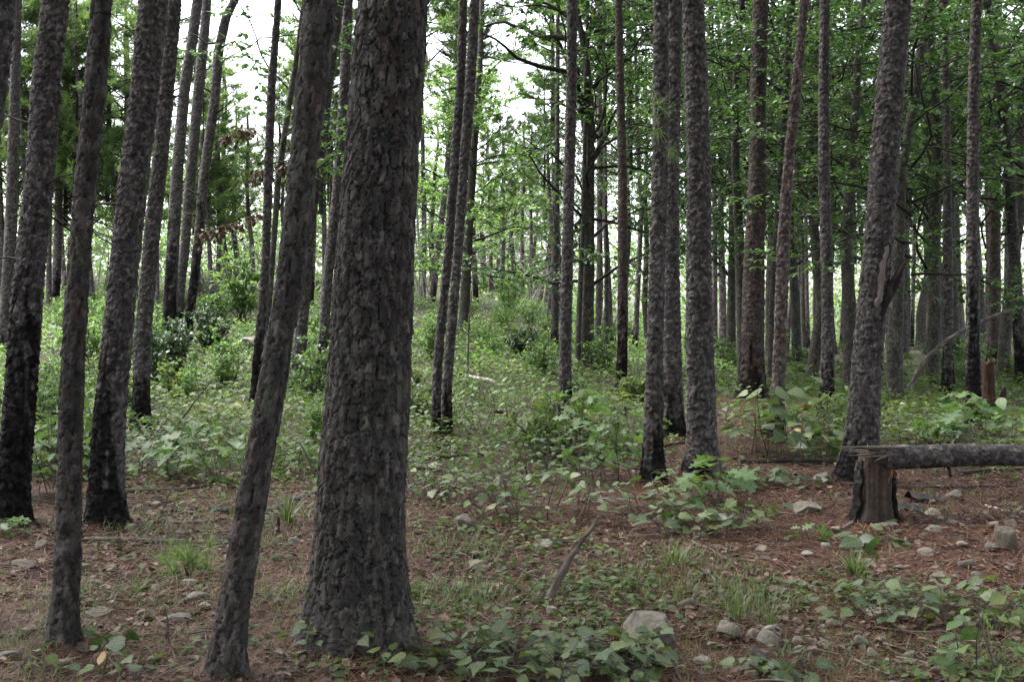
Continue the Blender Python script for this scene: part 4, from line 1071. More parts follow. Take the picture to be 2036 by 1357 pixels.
# pine straw
rg = np.random.default_rng(70); A = Acc()
x, y = wedge(150000, 3.6, 17, rg, 1.0, .56)
keep = rg.random(len(x)) < (.25 + .75 * (1 - cover_amt(x, y)) * sstep(.28, .5, fbm(x * 1.5, y * 1.5, 77, 2) + .08)); x, y = x[keep], y[keep]
n = len(x); a = rg.uniform(0, 6.28, n); tz = rg.normal(0, .10, n)
D = np.stack([np.cos(a), np.sin(a), tz], 1); nv = surf_normal(x, y)
D[:, 2] += -(D[:, 0] * nv[:, 0] + D[:, 1] * nv[:, 1])
P = np.stack([x, y, ground_z(x, y) + rg.uniform(.002, .022, n)], 1)
NQ = [(0, .5, 0), (0, -.5, 0), (.5, -.5, .04), (.5, .5, .04), (1, 0, 0)]
wd = np.clip(.00026 * y, .0016, .004)
ln = rg.uniform(.07, .17, n)
tint = np.clip(rg.normal(.5, .25, n), 0, 1)
for lo, hi in ((3, 6), (6, 9), (9, 13), (13, 18)):
    s = (y >= lo) & (y < hi)
    leaf_batch(A, P[s], D[s], nv[s], ln[s], np.array(NQ) * [1, .00048 * (lo + hi) / 2 / .12, 1], [(0, 1, 2, 3)], [(3, 2, 4)], tint[s])
for key, Ti in TINFO.items():
    if Ti['d'] > 14: continue
    n = int(2600 / Ti['d']) * 2; r_ = Ti['fr'](.1) * 1.25; a = rg.uniform(0, 6.28, n); q_ = rg.exponential(.10, n); xx_ = Ti['base'][0] + np.cos(a) * (r_ + q_); yy_ = Ti['base'][1] + np.sin(a) * (r_ + q_)
    zz_ = ground_z(xx_, yy_) + .055 * np.exp(-q_ / .09) * rg.uniform(.1, 1, n) + .004; b_ = rg.uniform(0, 6.28, n)
    leaf_batch(A, np.stack([xx_, yy_, zz_], 1), np.stack([np.cos(b_), np.sin(b_), rg.normal(0, .28, n)], 1), np.tile([0, 0, 1.], (n, 1)), rg.uniform(.06, .15, n), np.array(NQ) * [1, .00048 * Ti['d'] / .12, 1], [(0, 1, 2, 3)], [(3, 2, 4)], np.clip(rg.normal(.45, .25, n), 0, 1))
tag(obj('pine_straw', A.mesh('pine_straw', M['straw'])), 'reddish brown fallen pine needles strewn over the floor', 'pine needles', kind='stuff')

# fallen dead leaves
A = Acc(); x, y = wedge(24000, 3.6, 16, rg, 1.0, .56)
keep = rg.random(len(x)) < (.35 + .65 * (1 - cover_amt(x, y))) * sstep(.30, .55, fbm(x * 1.1 + 5, y * 1.1, 87, 2)); x, y = x[keep], y[keep]; n = len(x)
a = rg.uniform(0, 6.28, n); nv = surf_normal(x, y) + rg.normal(0, .35, (n, 3))
CURL = [(0, 0, .0), (.25, .22, .12), (.65, .28, .16), (1, 0, .10), (.65, -.28, .14), (.25, -.22, .10), (.5, 0, -.03)]
leaf_batch(A, np.stack([x, y, ground_z(x, y) + rg.uniform(.006, .03, n)], 1), np.stack([np.cos(a), np.sin(a), rg.normal(0, .15, n)], 1), nv, rg.uniform(.022, .062, n), CURL, None, L4T)
tag(obj('fallen_leaves', A.mesh('fallen_leaves', M['brown_leaf'])), 'curled brown dead leaves lying on the forest floor', 'fallen leaves', kind='stuff')

# twigs on the floor
A = Acc(); x, y = wedge(700, 4.0, 22, rg)
for k in range(len(x)):
    a = rg.uniform(0, 6.28); L = rg.uniform(.15, .6)
    P, _ = grow((x[k], y[k], 0), (math.cos(a), math.sin(a), 0), L, 5, .12, rg)
    P[:, 2] = ground_z(P[:, 0], P[:, 1]) + .012 + np.abs(rg.normal(0, .01, 6))
    v, q, t = tube(P, np.linspace(rg.uniform(.003, .008), .002, 6), 4); A.add(v, q, t, (rg.random(), 0, 0))
tag(obj('fallen_twigs', A.mesh('fallen_twigs', M['dead_wood'], True)), 'small broken twigs littering the forest floor', 'twigs', kind='stuff')

# grass
def blades(A, x, y, L, rng, spread=.5, wide=.005):
    n = len(x); a = rng.uniform(0, 6.28, n); sp = rng.uniform(.1, 1, n) * spread
    p0 = np.stack([x, y, ground_z(x, y) - .01], 1)
    dh = np.stack([np.cos(a), np.sin(a)], 1)
    sd = np.stack([-np.sin(a), np.cos(a), np.zeros(n)], 1)
    V = np.zeros((n, 7, 3))
    for i, t in enumerate((0, .35, .7, 1.0)):
        c = p0.copy(); c[:, :2] += dh * (L * sp * (t + t * t) * .6)[:, None]; c[:, 2] += L * (t - .42 * sp * t * t)
        wv = wide * np.clip(y / 6, .8, 4) * (1, .9, .6, 0)[i]
        if i < 3: V[:, 2 * i] = c - sd * wv[:, None] * .5; V[:, 2 * i + 1] = c + sd * wv[:, None] * .5
        else: V[:, 6] = c
    off = (np.arange(n) * 7)[:, None, None]
    Q = (np.array([(0, 1, 3, 2), (2, 3, 5, 4)])[None] + off).reshape(-1, 4); T = (np.array([(4, 5, 6)])[None] + off).reshape(-1, 3)
    A.add(V.reshape(-1, 3), Q, T, np.repeat(np.clip(rng.normal(.45, .28, n), 0, 1), 7)[:, None] * [1, 0, 1])
A = Acc()
cx_, cy_ = wedge(4200, 3.8, 30, rg, 1.0, .56)
gm = fbm(cx_ * .7 + 3, cy_ * .7, 97, 3)
keep = rg.random(len(cx_)) < sstep(.47, .62, gm) * .8 + .10 + .3 * sstep(14, 18, cy_); cx_, cy_ = cx_[keep], cy_[keep]
for k in range(len(cx_)):
    n = int(rg.integers(5, 16)); blades(A, cx_[k] + rg.normal(0, .06, n), cy_[k] + rg.normal(0, .06, n), rg.uniform(.04, .13, n), rg, 1.1, .0036)
# lush patches seen in the photograph
for (px, py, rx, n) in [(880, 1200, .35, 260), (960, 1190, .3, 200), (1370, 1120, .35, 240), (1420, 1190, .35, 260), (1500, 1190, .25, 160), (1480, 1215, .2, 120), (90, 1190, .35, 120), (60, 1290, .25, 100), (620, 1030, .4, 160), (640, 1190, .25, 160), (560, 1190, .3, 160), (300, 1060, .4, 140),
                        (1980, 1320, .3, 240), (870, 1100, .25, 110), (950, 1100, .25, 120), (500, 860, 1.2, 300), (420, 740, 1.6, 400), (560, 900, 1.0, 260), (230, 760, 1.5, 260), (960, 780, 1.5, 380), (1050, 720, 2.5, 480), (1300, 880, .6, 110), (1900, 850, 1.5, 250), (1350, 1160, .4, 200), (270, 1210, .4, 140)]:
    X, Y, Z = locate(px, py)
    blades(A, X + rg.normal(0, rx, int(n * 1.4)) * .6, Y + rg.normal(0, rx, int(n * 1.4)) * .6, rg.uniform(.05, .14, int(n * 1.4)), rg, 1.1, .0040)
tag(obj('grass', A.mesh('grass', M['grass'])), 'thin green grass growing in patches through the needles', 'grass', kind='stuff')

# leafy ground cover: small stalked leaves
A = Acc(); x, y = wedge(135000, 3.9, 30, rg, 1.0, .56)
den = cover_amt(x, y) * (.35 + .65 * sstep(.35, .6, fbm(x * .9, y * .9, 107, 3)))
keep = rg.random(len(x)) < den * .95; x, y = x[keep], y[keep]; n = len(x)
hgt = .03 + .30 * fbm(x * .8, y * .8, 117, 3) * rg.random(n) * sstep(5, 11, y)
a = rg.uniform(0, 6.28, n)
clump = fbm(x * 1.7, y * 1.7, 127, 2)
CP = np.stack([x, y, ground_z(x, y) + hgt], 1); CD = np.stack([np.cos(a), np.sin(a), rg.normal(-.1, .25, n)], 1); CN = np.array([0, 0, 1.]) + rg.normal(0, .33, (n, 3))
CS = rg.uniform(.035, .09, n) * np.clip(y / 11, .8, 1.5); CT = np.clip(clump * .9 + rg.normal(0, .2, n) - .1, 0, 1)
for s, tv, tt in ((y < 13, L4V, L4T), (y >= 13, L2V, L2T)):
    leaf_batch(A, CP[s], CD[s], CN[s], CS[s], tv, None, tt, CT[s])
tag(obj('ground_cover', A.mesh('ground_cover', M['cover_leaf'])), 'low leafy ground cover spreading over the slope', 'ground cover', kind='stuff')
# taller weeds of the clearing, as one mass
A = Acc(); x = rg.uniform(-24, 5, 46000); y = rg.uniform(19, 44, 46000)
keep = rg.random(len(x)) < .15 + .85 * sstep(.44, .6, fbm(x * .5, y * .5, 137, 3)); x, y = x[keep], y[keep]; n = len(x)
hgt = .04 + .42 * fbm(x * .5 + 9, y * .5, 147, 2) * rg.random(n) * sstep(18, 26, y); a = rg.uniform(0, 6.28, n)
leaf_batch(A, np.stack([x, y, ground_z(x, y) + hgt], 1), np.stack([np.cos(a), np.sin(a), rg.normal(-.1, .4, n)], 1), np.array([0, 0, 1.]) + rg.normal(0, .45, (n, 3)), rg.uniform(.07, .15, n), L2V, None, L2T,
           np.clip(fbm(x * .8, y * .8, 157, 2) + rg.normal(0, .2, n), 0, 1))
tag(obj('undergrowth', A.mesh('undergrowth', M['light_leaf'])), 'bright tangled weeds covering the sunlit clearing', 'undergrowth', kind='stuff')

# ------------------------------------------------------------------ leafy seedlings and vines whose leaves can be told apart
LEAVES = {
    'vine': [outline_leaf('leaf', M['vine_leaf'], GRAPE, .10 + .06 * i, .10, .02 + .05 * i) for i in range(3)],
    'heart': [outline_leaf('leaf', M['vine_leaf'], HEART, .10 + .08 * i, .10, .03 + .05 * i) for i in range(2)],
    'oak': [outline_leaf('leaf', M['lobed_leaf'], OAK, .14 + .08 * i, .05, .04 + .05 * i) for i in range(3)],
    'ovate': [outline_leaf('leaf', M['lobed_leaf'], OVATE, .14 + .10 * i, .05, .10) for i in range(2)],
    'blade': [outline_leaf('leaf', M['lobed_leaf'], BLADE, .5, .05, .2)],
    'yellow': [outline_leaf('leaf', M['yellow_leaf'], GRAPE, .2, .1, .1)],
}
def plant(px, py, rx, ry, H, n, kinds, size, label, cat='plant', stems=8, upright=.3, seed=0, name='seedling', low=.25):
    """A plant rooted about a spot: n separate leaves on fine stems, footprint rx by ry metres, H high."""
    rng = np.random.default_rng(int(px * 3 + py) + seed)
    X, Y, Z = locate(px, py)
    if name == 'vine': H *= .62; n = int(n * 1.2)
    t = thing(name, label, cat, (X, Y, Z))
    W = Acc()
    roots = []
    for i in range(stems):
        a = rng.uniform(0, 6.28); q_ = math.sqrt(rng.random()) * .75
        rx_, ry_ = math.cos(a) * q_ * rx, math.sin(a) * q_ * ry
        h = H * rng.uniform(.55, 1.05); k = rng.uniform(.15, .5)
        z0 = float(ground_z(X + rx_, Y + ry_)) - Z
        dirx = np.array([math.cos(a) * k, math.sin(a) * k, 1.0]) if upright < .6 else np.array([rng.normal(0, .25), rng.normal(0, .25), 1.0])
        P, _ = grow((rx_, ry_, z0 - .02), dirx, h, 5, .15, rng); roots.append(P)
        v, q, tt = tube(P, np.linspace(.0032, .0014, 6) * (1 + H), 4, False); W.add(v, q, C=(rng.random(), 0, 0))
    golden = 0
    for i in range(n):
        P = roots[i % stems]
        g = low + (1 - low) * rng.random() ** .7; k = min(int(g * 5), 4); p = P[k] + (P[k + 1] - P[k]) * (g * 5 - k)
        golden += 2.4; a = golden + rng.normal(0, .4)
        pet = rng.uniform(.3, 1.0) * (rx + ry) * .22
        e = p + np.array([math.cos(a) * pet, math.sin(a) * pet, rng.uniform(-.02, .05) + pet * .1])
        gz_ = float(ground_z(X + e[0], Y + e[1])) - Z
        e[2] = max(e[2], gz_ + .03)
        v, q, tt = tube(np.array([p, (p + e) / 2 + [0, 0, .01], e]), [.0022, .0018, .0013], 3, False); W.add(v, q, C=(rng.random(), 0, 0))
        kd = kinds[int(rng.integers(len(kinds)))]
        if kd in ('vine', 'heart') and rng.random() < .009: kd = 'yellow'
        me = LEAVES[kd][int(rng.integers(len(LEAVES[kd])))]
        dv = Vector((math.cos(a + rng.normal(0, .5)), math.sin(a + rng.normal(0, .5)), rng.normal(-.12, .2))).normalized()
        nv_ = Vector((rng.normal(0, .42), rng.normal(-.08, .42), 1)).normalized()
        sd = nv_.cross(dv).normalized(); nv_ = dv.cross(sd)
        s = size * (.86 if name == 'vine' else 1.0) * rng.uniform(.5, 1.25)
        mt = Matrix(((dv.x, sd.x, nv_.x, e[0]), (dv.y, sd.y, nv_.y, e[1]), (dv.z, sd.z, nv_.z, e[2]), (0, 0, 0, 1))) @ Matrix.Diagonal((s, s, s, 1))
        o = bpy.data.objects.new('leaf', me); COL.objects.link(o); o.parent = t; o.matrix_local = mt
    tag(obj('stems', W.mesh('stems', M['twig'], True), t), kind='stuff')
    return t
plant(1100, 1345, .50, .30, .24, 150, ['vine'], .078, 'broad patch of grape leaved vine at the bottom middle of the picture', 'vine', 26, name='vine')
plant(960, 1300, .22, .25, .22, 40, ['vine'], .066, 'small grape leaved vine right of the thickest trunk with yellow spots', 'vine', 9, name='vine')
plant(1270, 1330, .22, .20, .22, 36, ['vine'], .070, 'grape leaved vine creeping in front of the big pale boulder', 'vine', 8, name='vine')
plant(690, 1310, .24, .12, .28, 44, ['vine'], .062, 'vine climbing round the foot of the thickest trunk', 'vine', 10, name='vine')
plant(770, 1340, .20, .10, .14, 18, ['vine', 'ovate'], .07, 'low leaves right before the foot of the thickest trunk', 'vine', 6, name='vine')
plant(1830, 1235, .50, .40, .30, 105, ['vine', 'heart'], .076, 'spreading green vine with an orange leaf in the lower right', 'vine', 24, name='vine')
plant(1985, 1250, .30, .35, .26, 44, ['vine', 'ovate'], .078, 'vine running out of the right edge above the grass', 'vine', 10, name='vine')
plant(1560, 1352, .22, .10, .12, 28, ['vine'], .07, 'low vine leaves beside the charred wood chunk at the bottom', 'vine', 7, name='vine')
plant(1990, 1345, .25, .15, .30, 16, ['blade', 'ovate'], .11, 'long leaved herb in the bottom right corner', 'plant', 5, upright=.9)
plant(190, 1290, .22, .16, .17, 26, ['vine', 'heart'], .070, 'small vine at the foot of the thin crooked pine', 'vine', 7, name='vine')
plant(150, 1352, .25, .12, .15, 20, ['ovate', 'vine'], .06, 'low leaves at the bottom left below the thin crooked pine', 'plant', 6)
plant(15, 1075, .18, .2, .22, 18, ['oak'], .12, 'lobed seedling cut by the left edge near the blackened foot', 'seedling', 5, upright=.8)
plant(1395, 1060, .55, .35, .36, 120, ['heart', 'vine'], .088, 'heart leaved vine mound below the stout grey pine', 'vine', 24, name='vine')
plant(1400, 1015, .30, .25, .42, 40, ['oak'], .21, 'white oak seedling with big lobed leaves before the stout grey pine', 'seedling', 7, upright=.8)
plant(1290, 1030, .30, .25, .30, 44, ['ovate', 'heart'], .075, 'leafy seedlings at the foot of the pine with the needle spray', 'plant', 10)
plant(1050, 1030, .55, .35, .42, 170, ['ovate', 'heart'], .072, 'leafy thicket in the middle beside the tan pointed rock', 'plant', 24)
plant(905, 985, .45, .4, .30, 120, ['heart', 'ovate'], .068, 'leafy patch right of the thickest trunk at mid height', 'plant', 18)
plant(1060, 950, .6, .5, .45, 140, ['ovate'], .075, 'loose seedlings with arching stems behind the middle thicket', 'plant', 18)
plant(1190, 960, .45, .4, .60, 70, ['oak', 'ovate'], .15, 'oak seedling with drooping lobed leaves left of the burnt footed pine', 'seedling', 12, upright=.8)
plant(1160, 875, .25, .25, .75, 30, ['oak'], .20, 'tall oak seedling with large leaves at the foot of the straight grey pine', 'seedling', 4, upright=.9)
plant(1240, 900, .4, .3, .55, 40, ['oak'], .18, 'oak seedling right of the straight grey pine', 'seedling', 6, upright=.9)
plant(930, 850, .7, .6, .50, 120, ['ovate'], .085, 'leafy seedlings right of the close pair of pines', 'plant', 16)
plant(1020, 810, .8, .8, .45, 110, ['ovate', 'oak'], .10, 'low saplings on the slope in front of the bright clearing', 'plant', 14)
plant(415, 960, .55, .4, .42, 85, ['oak'], .17, 'bright lobed oak seedlings right of the charred flaky pine', 'seedling', 16, upright=.8)
plant(320, 930, .40, .4, .55, 55, ['oak'], .19, 'oak seedlings close beside the charred flaky pine', 'seedling', 10, upright=.8)
plant(470, 900, .6, .5, .40, 70, ['oak', 'ovate'], .13, 'leafy seedlings behind the bright lobed oak seedlings', 'plant', 14)
plant(85, 985, .35, .35, .85, 70, ['oak'], .17, 'tall oak seedlings between the blackened pine and the thin crooked pine', 'seedling', 12, upright=.8)
plant(600, 935, .5, .4, .42, 60, ['oak', 'ovate'], .13, 'seedlings between the leaning trunk and the thickest trunk', 'seedling', 12)
plant(1580, 900, .75, .5, .85, 150, ['oak', 'heart'], .16, 'big leaved bush at the foot of the reddish leaning pine', 'bush', 18, upright=.8)
plant(1640, 925, .35, .3, .50, 44, ['heart', 'vine'], .14, 'leafy growth close left of the scarred pine', 'plant', 8)
plant(1520, 975, .5, .3, .25, 60, ['heart', 'vine'], .085, 'vine on the needles right of the stout grey pine', 'vine', 14, name='vine')
plant(1930, 890, .55, .4, .60, 55, ['oak'], .24, 'seedling with large pale leaves behind the fallen log', 'seedling', 8, upright=.9)
plant(1850, 880, .6, .4, .35, 60, ['ovate', 'heart'], .11, 'low leaves along the far side of the fallen log', 'plant', 14)
plant(2010, 870, .5, .4, .5, 50, ['oak', 'ovate'], .18, 'seedlings at the right edge above the fallen log', 'seedling', 9, upright=.8)
plant(1640, 1080, .2, .15, .16, 16, ['oak'], .10, 'tiny lobed seedling below the tan slab', 'seedling', 4)
plant(1760, 1100, .25, .2, .14, 16, ['vine'], .11, 'few broad leaves below the snapped stump', 'seedling', 5)
plant(780, 1230, .1, .1, .1, 8, ['ovate'], .05, 'tiny sprout beside the foot of the thickest trunk', 'plant', 3)

# clumps of grass that stand out
def clump(px, py, n, L, label, mat, wide=.008, spread=.9, seed=1, name='grass_clump', r=.02):
    X, Y, Z = locate(px, py); rng = np.random.default_rng(seed + px); A = Acc()
    blades(A, X + rng.normal(0, r, n), Y + rng.normal(0, r, n), rng.uniform(.6, 1.1, n) * L, rng, spread, wide)
    me = A.mesh('blades', mat); me.transform(Matrix.Translation((-X, -Y, -Z)))
    t = thing(name, label, 'grass clump', (X, Y, Z)); tag(obj('blades', me, t), kind='stuff')
clump(1702, 1152, 60, .22, 'bright green rosette of broad grass blades in the lower right', M['grass'], .010, 1.0)
clump(572, 1045, 60, .28, 'pale arching grass clump right of the charred flaky pine', M['grass'], .006, 1.0)
clump(1525, 1255, 34, .24, 'thin arching grass tuft right of the rounded grey stones', M['grass'], .005, 1.2)
clump(1465, 1240, 30, .22, 'pale upright grass tuft left of the rounded grey stones', M['grass'], .006, .7)
clump(1340, 1130, 46, .25, 'dry arching grass clump behind the big pale boulder', M['grass'], .005, 1.1)
clump(500, 1155, 40, .16, 'green grass tuft left of the leaning dark pine', M['grass'], .007, .9)
clump(280, 1185, 36, .16, 'grass tuft between the thin crooked pine and the pine seedling', M['grass'], .007, .9)
# pine seedling
X, Y, Z = locate(375, 1150); A = Acc(); rng = np.random.default_rng(9)
t = thing('pine_seedling', 'little pine seedling with long soft needles left of the leaning trunk', 'pine seedling', (X, Y, Z))
for k in range(9):
    c = np.array([rng.normal(0, .09), rng.normal(0, .07), rng.uniform(.04, .16)]); n = 60
    leaf_batch(A, np.tile(c, (n, 1)), rng.normal(0, .7, (n, 3)) + [0, 0, .5], rng.normal(0, 1, (n, 3)), rng.uniform(.09, .17, n), np.array(NEV) * [1, .026, 1], None, NET)
tag(obj('needles', A.mesh('needles', M['needle']), t), kind='stuff')
B = Acc()
for k in range(4):
    v, q, tt = tube([(0, 0, -.02), (rng.normal(0, .03), rng.normal(0, .03), .07), (rng.normal(0, .08), rng.normal(0, .06), .14)], [.006, .005, .003], 5); B.add(v, q, tt)
obj('stem', B.mesh('stem', M['twig'], True), t)

# ------------------------------------------------------------------ stones
def ico(sub=3):
    t = (1 + 5 ** .5) / 2
    V = [(-1, t, 0), (1, t, 0), (-1, -t, 0), (1, -t, 0), (0, -1, t), (0, 1, t), (0, -1, -t), (0, 1, -t), (t, 0, -1), (t, 0, 1), (-t, 0, -1), (-t, 0, 1)]
    F = [(0, 11, 5), (0, 5, 1), (0, 1, 7), (0, 7, 10), (0, 10, 11), (1, 5, 9), (5, 11, 4), (11, 10, 2), (10, 7, 6), (7, 1, 8), (3, 9, 4), (3, 4, 2), (3, 2, 6), (3, 6, 8), (3, 8, 9), (4, 9, 5), (2, 4, 11), (6, 2, 10), (8, 6, 7), (9, 8, 1)]
    V = [unit(np.array(v, float)) for v in V]
    for _ in range(sub):
        mid = {}; F2 = []
        def mp(a, b):
            k = (min(a, b), max(a, b))
            if k not in mid: mid[k] = len(V); V.append(unit(V[a] + V[b]))
            return mid[k]
        for a, b, c in F:
            x_, y_, z_ = mp(a, b), mp(b, c), mp(c, a); F2 += [(a, x_, z_), (b, y_, x_), (c, z_, y_), (x_, y_, z_)]
        F = F2
    return np.array(V), np.array(F)
ICO3, ICO2 = ico(3), ico(2)
def stone_mesh(seed, cuts=9, sub=3, rough=.05, soft=.06):
    rng = np.random.default_rng(seed); V, F = ICO3 if sub == 3 else ICO2; V = V.copy()
    for i in range(cuts):
        n = unit(rng.normal(0, 1, 3)); h = rng.uniform(.45, .85)
        dd = V @ n - h; V = V - np.clip(dd, 0, None)[:, None] * n * (1 - soft)
    V = V + (np.stack([fbm(V[:, 0] * 3 + i * 9, V[:, 1] * 3 + V[:, 2] * 2.3, seed + i, 3) for i in range(3)], 1) - .5) * rough * 2
    V /= np.abs(V).max(0)
    return mesh_np('stone', V, [F], M['stone'], None, True)
STONES = [stone_mesh(700 + i, 7 + i % 5, 2) for i in range(10)]
def stone(px, py, w, h, label, seed, depth=.8, rot=None, tilt=0, sink=.25, group=None, cuts=9, name='stone'):
    X, Y, Z = locate(px, py + h * .45)
    sw = w / FPX * Y * .5; sh = h / FPX * Y * .5
    me = stone_mesh(seed, cuts, rough=.10 if name == 'boulder' else .06) if group is None else STONES[seed % 10]
    o = obj(name, me, None, (X, Y + sw * depth * .6, Z + sh * (1 - sink * 2.6)), (tilt, random.uniform(-.1, .1), random.uniform(-.3, .3) if rot is None else rot), (sw, sw * depth, sh * (1 + sink * .6)))
    return tag(o, label, 'stone' if name == 'stone' else 'boulder', group)
for i, a in enumerate([
    (1294, 1244, 138, 100, 'big pale grey boulder behind the vine at the bottom middle'),
    (920, 1037, 50, 54, 'tan pointed rock right of the thickest trunk'),
    (1085, 1082, 78, 22, 'long white flat stone behind the slanted dead stick'),
    (940, 1127, 62, 18, 'flat whitish stone between the thickest trunk and the slanted stick'),
    (1605, 1008, 68, 36, 'tan angular slab left of the snapped stump'),
    (1643, 950, 50, 30, 'brown rounded rock at the left foot of the scarred pine'),
    (1664, 1053, 28, 20, 'small white stone below the tan angular slab'),
    (2004, 1074, 46, 62, 'upright pale slab at the right edge of the picture'),
    (2012, 1045, 26, 20, 'white stone behind the upright pale slab'),
    (1526, 1277, 58, 40, 'rounded grey stone in front of its twin at the lower right'),
    (1536, 1256, 50, 34, 'grey brown stone leaning behind the rounded grey one'),
    (1500, 1264, 34, 24, 'pinkish stone left of the rounded grey stones'),
    (1488, 1328, 40, 38, 'grey stone beside the charred wood chunk at the bottom'),
    (1591, 1298, 28, 22, 'small square pale stone right of the rounded grey stones'),
    (1740, 1306, 36, 30, 'pale square edged stone below the spreading vine'),
    (1754, 1278, 18, 28, 'narrow upright stone above the pale square edged one'),
    (1656, 1243, 34, 22, 'dark rounded stone left of the spreading vine'),
    (1770, 1224, 84, 30, 'long flat grey rock under the spreading vine leaves'),
    (1546, 1176, 48, 18, 'white flat stone left of the bright grass rosette'),
    (1452, 1262, 52, 44, 'brown grey stone right of the big pale boulder'),
    (40, 1124, 54, 28, 'tan flat rock at the left edge of the picture'),
    (188, 1163, 28, 24, 'white rounded stone right of the thin crooked pine'),
    (214, 1133, 36, 20, 'pale brown stone above the white rounded one'),
    (192, 1226, 58, 24, 'flat grey stone right of the thin crooked pine base'),
    (64, 1231, 22, 18, 'small grey stone left of the thin crooked pine'),
    (386, 1192, 52, 26, 'pale stone below the pine seedling'),
    (350, 1228, 60, 26, 'buried broad stone between the two slim foreground trunks'),
    (1770, 1050, 62, 16, 'flat whitish stone right below the snapped stump'),
    (1862, 1055, 34, 18, 'pale stone in the litter under the fallen log'),
    (1905, 1042, 40, 14, 'flat greenish stone under the fallen log'),
    (1845, 1100, 40, 18, 'brownish stone above the spreading vine'),
    (1610, 1105, 34, 16, 'white angular stone left of the grass rosette'),
    (1518, 1093, 30, 16, 'tan stone under the vine mound'),
    (1515, 1115, 40, 12, 'long flat pale stone below the vine mound'),
    (1585, 1160, 50, 14, 'flat tan stone right of the white flat one'),
    (1600, 1168, 26, 22, 'mottled white stone beside the flat tan one'),
    (1560, 1212, 34, 18, 'pinkish flat stone above the rounded grey stones'),
    (550, 1112, 24, 18, 'grey stone between leaning trunk and thickest trunk'),
    (582, 1076, 22, 18, 'reddish stone beside the diagonal log'),
    (830, 1238, 22, 14, 'small stone at the right foot of the thickest trunk'),
    (1900, 985, 30, 20, 'stone in the shade under the fallen log'),
    (1860, 1022, 34, 22, 'pinkish stone right of the black bark slabs'),
    (495, 680, 60, 30, 'lichen pale boulder on the far slope behind the slender burnt pine'),
    (1880, 1305, 40, 28, 'tan stone right of the pale square edged one'),
    (1810, 1310, 36, 30, 'grey stone low between the square stone and the vine')]):
    px, py, w, h, lab = a
    stone(px, py, w, h, lab, 800 + i, depth=.85 if h > 25 else 1.1, cuts=16 if i == 0 else 11, sink=.40 if i == 0 else .2, name='boulder' if i == 0 else 'stone')
rgs = random.Random(12)
for k in range(380):
    px = rgs.uniform(-30, 2066); py = 1357 - (1357 - 1000) * rgs.random() ** 1.1
    if 560 < px < 830 or (870 < px < 1380 and py > 1230): continue
    w = rgs.choice([8, 10, 12, 14, 18, 24, 30]) * rgs.uniform(.8, 1.2) * (.7 + .5 * (py - 1000) / 350)
    stone(px, py, w, w * rgs.uniform(.4, .75), 'small pale stone lying loose among the reddish pine needles', k, depth=rgs.uniform(.8, 1.2), rot=rgs.uniform(0, 6), sink=.06, group='small stones scattered in the litter')
# gravel
A = Acc(); V0, F0 = ico(0); rg = np.random.default_rng(91); x, y = wedge(1800, 3.8, 12, rg)
n = len(x); keep = rg.random(n) < 1 - cover_amt(x, y); x, y = x[keep], y[keep]
for k in range(len(x)):
    s = rg.uniform(.006, .022); v = V0 * (1 + rg.normal(0, .12, (len(V0), 1))) * s * rg.uniform(.6, 1.3, 3) * [1, 1, .7]
    A.add(v + [x[k], y[k], float(ground_z(x[k], y[k])) + s * .3], None, F0)
tag(obj('gravel', A.mesh('gravel', M['stone'])), 'tiny pebbles sprinkled through the litter', 'gravel', kind='stuff')

# ------------------------------------------------------------------ fallen wood
def log(pixels, w0, w1, label, mat, name='fallen_log', lift=.0, seed=0, d=None, cat='log', sides=10, wob=.02, char=False, pieces=None, ends=None):
    """A pole lying along photograph pixels [(x, y)], on the ground unless depths are given."""
    P = []
    for k, (px, py) in enumerate(pixels):
        if d is None: X, Y, Z = locate(px, py); P.append((X, Y, Z))
        else: P.append(pt(px, py, d[k] if hasattr(d, '__len__') else d))
    P = np.array(P); rng = np.random.default_rng(seed + int(pixels[0][0]))
    dist = P[:, 1].mean(); r0, r1 = w0 * .5 / FPX * dist, w1 * .5 / FPX * dist
    m = max(14, int(np.linalg.norm(np.diff(P, axis=0), axis=1).sum() / .05)); m = min(m, 60)
    s = np.linspace(0, len(P) - 1, m)
    Q_ = np.stack([np.interp(s, range(len(P)), P[:, c]) for c in range(3)], 1)
    if d is None: Q_[:, 2] = np.maximum(ground_z(Q_[:, 0], Q_[:, 1]), Q_[:, 2]) * .5 + Q_[:, 2] * .5 + np.linspace(r0, r1, m) * .7 + lift
    Q_[1:-1] += rng.normal(0, wob * max(r0, .01), (m - 2, 3)) * 6
    base = Q_[0].copy()
    rad = np.linspace(r0, r1, m) * (1 + rng.normal(0, .05, m))
    v, q, t = tube(Q_ - base, rad, sides)
    v[:-2] += (rng.normal(0, 1, (len(v) - 2, 3))) * r0 * .06
    C = np.stack([rng.random(len(v)), np.full(len(v), .95 if char is True else 0.0), rng.random(len(v))], 1)
    if char == 'part': C[:, 1] = sstep(.45, .6, fbm(np.arange(len(v)) / sides * .25, np.zeros(len(v)), seed, 2)) * .95
    A = Acc(); A.add(v, q, t, C)
    return tag(obj(name, A.mesh(name, mat, True), None, base), label, cat)
log([(168, 1084), (260, 1082), (372, 1086)], 13, 12, 'thin grey pole lying across the needles left of the pine seedling', M['dead_wood'], seed=1)
log([(528, 1028), (580, 1005), (632, 984)], 15, 13, 'diagonal peeling log between the leaning trunk and the thickest trunk', M['dead_wood'], seed=2, char='part')
log([(342, 1046), (400, 1044), (455, 1036)], 9, 7, 'short weathered stick right of the charred flaky pine', M['dead_wood'], seed=3, cat='stick', name='fallen_stick')
log([(318, 1022), (350, 1020), (400, 1030)], 6, 4, 'thin charred stick behind the weathered one', M['char'], seed=4, cat='stick', name='fallen_stick')
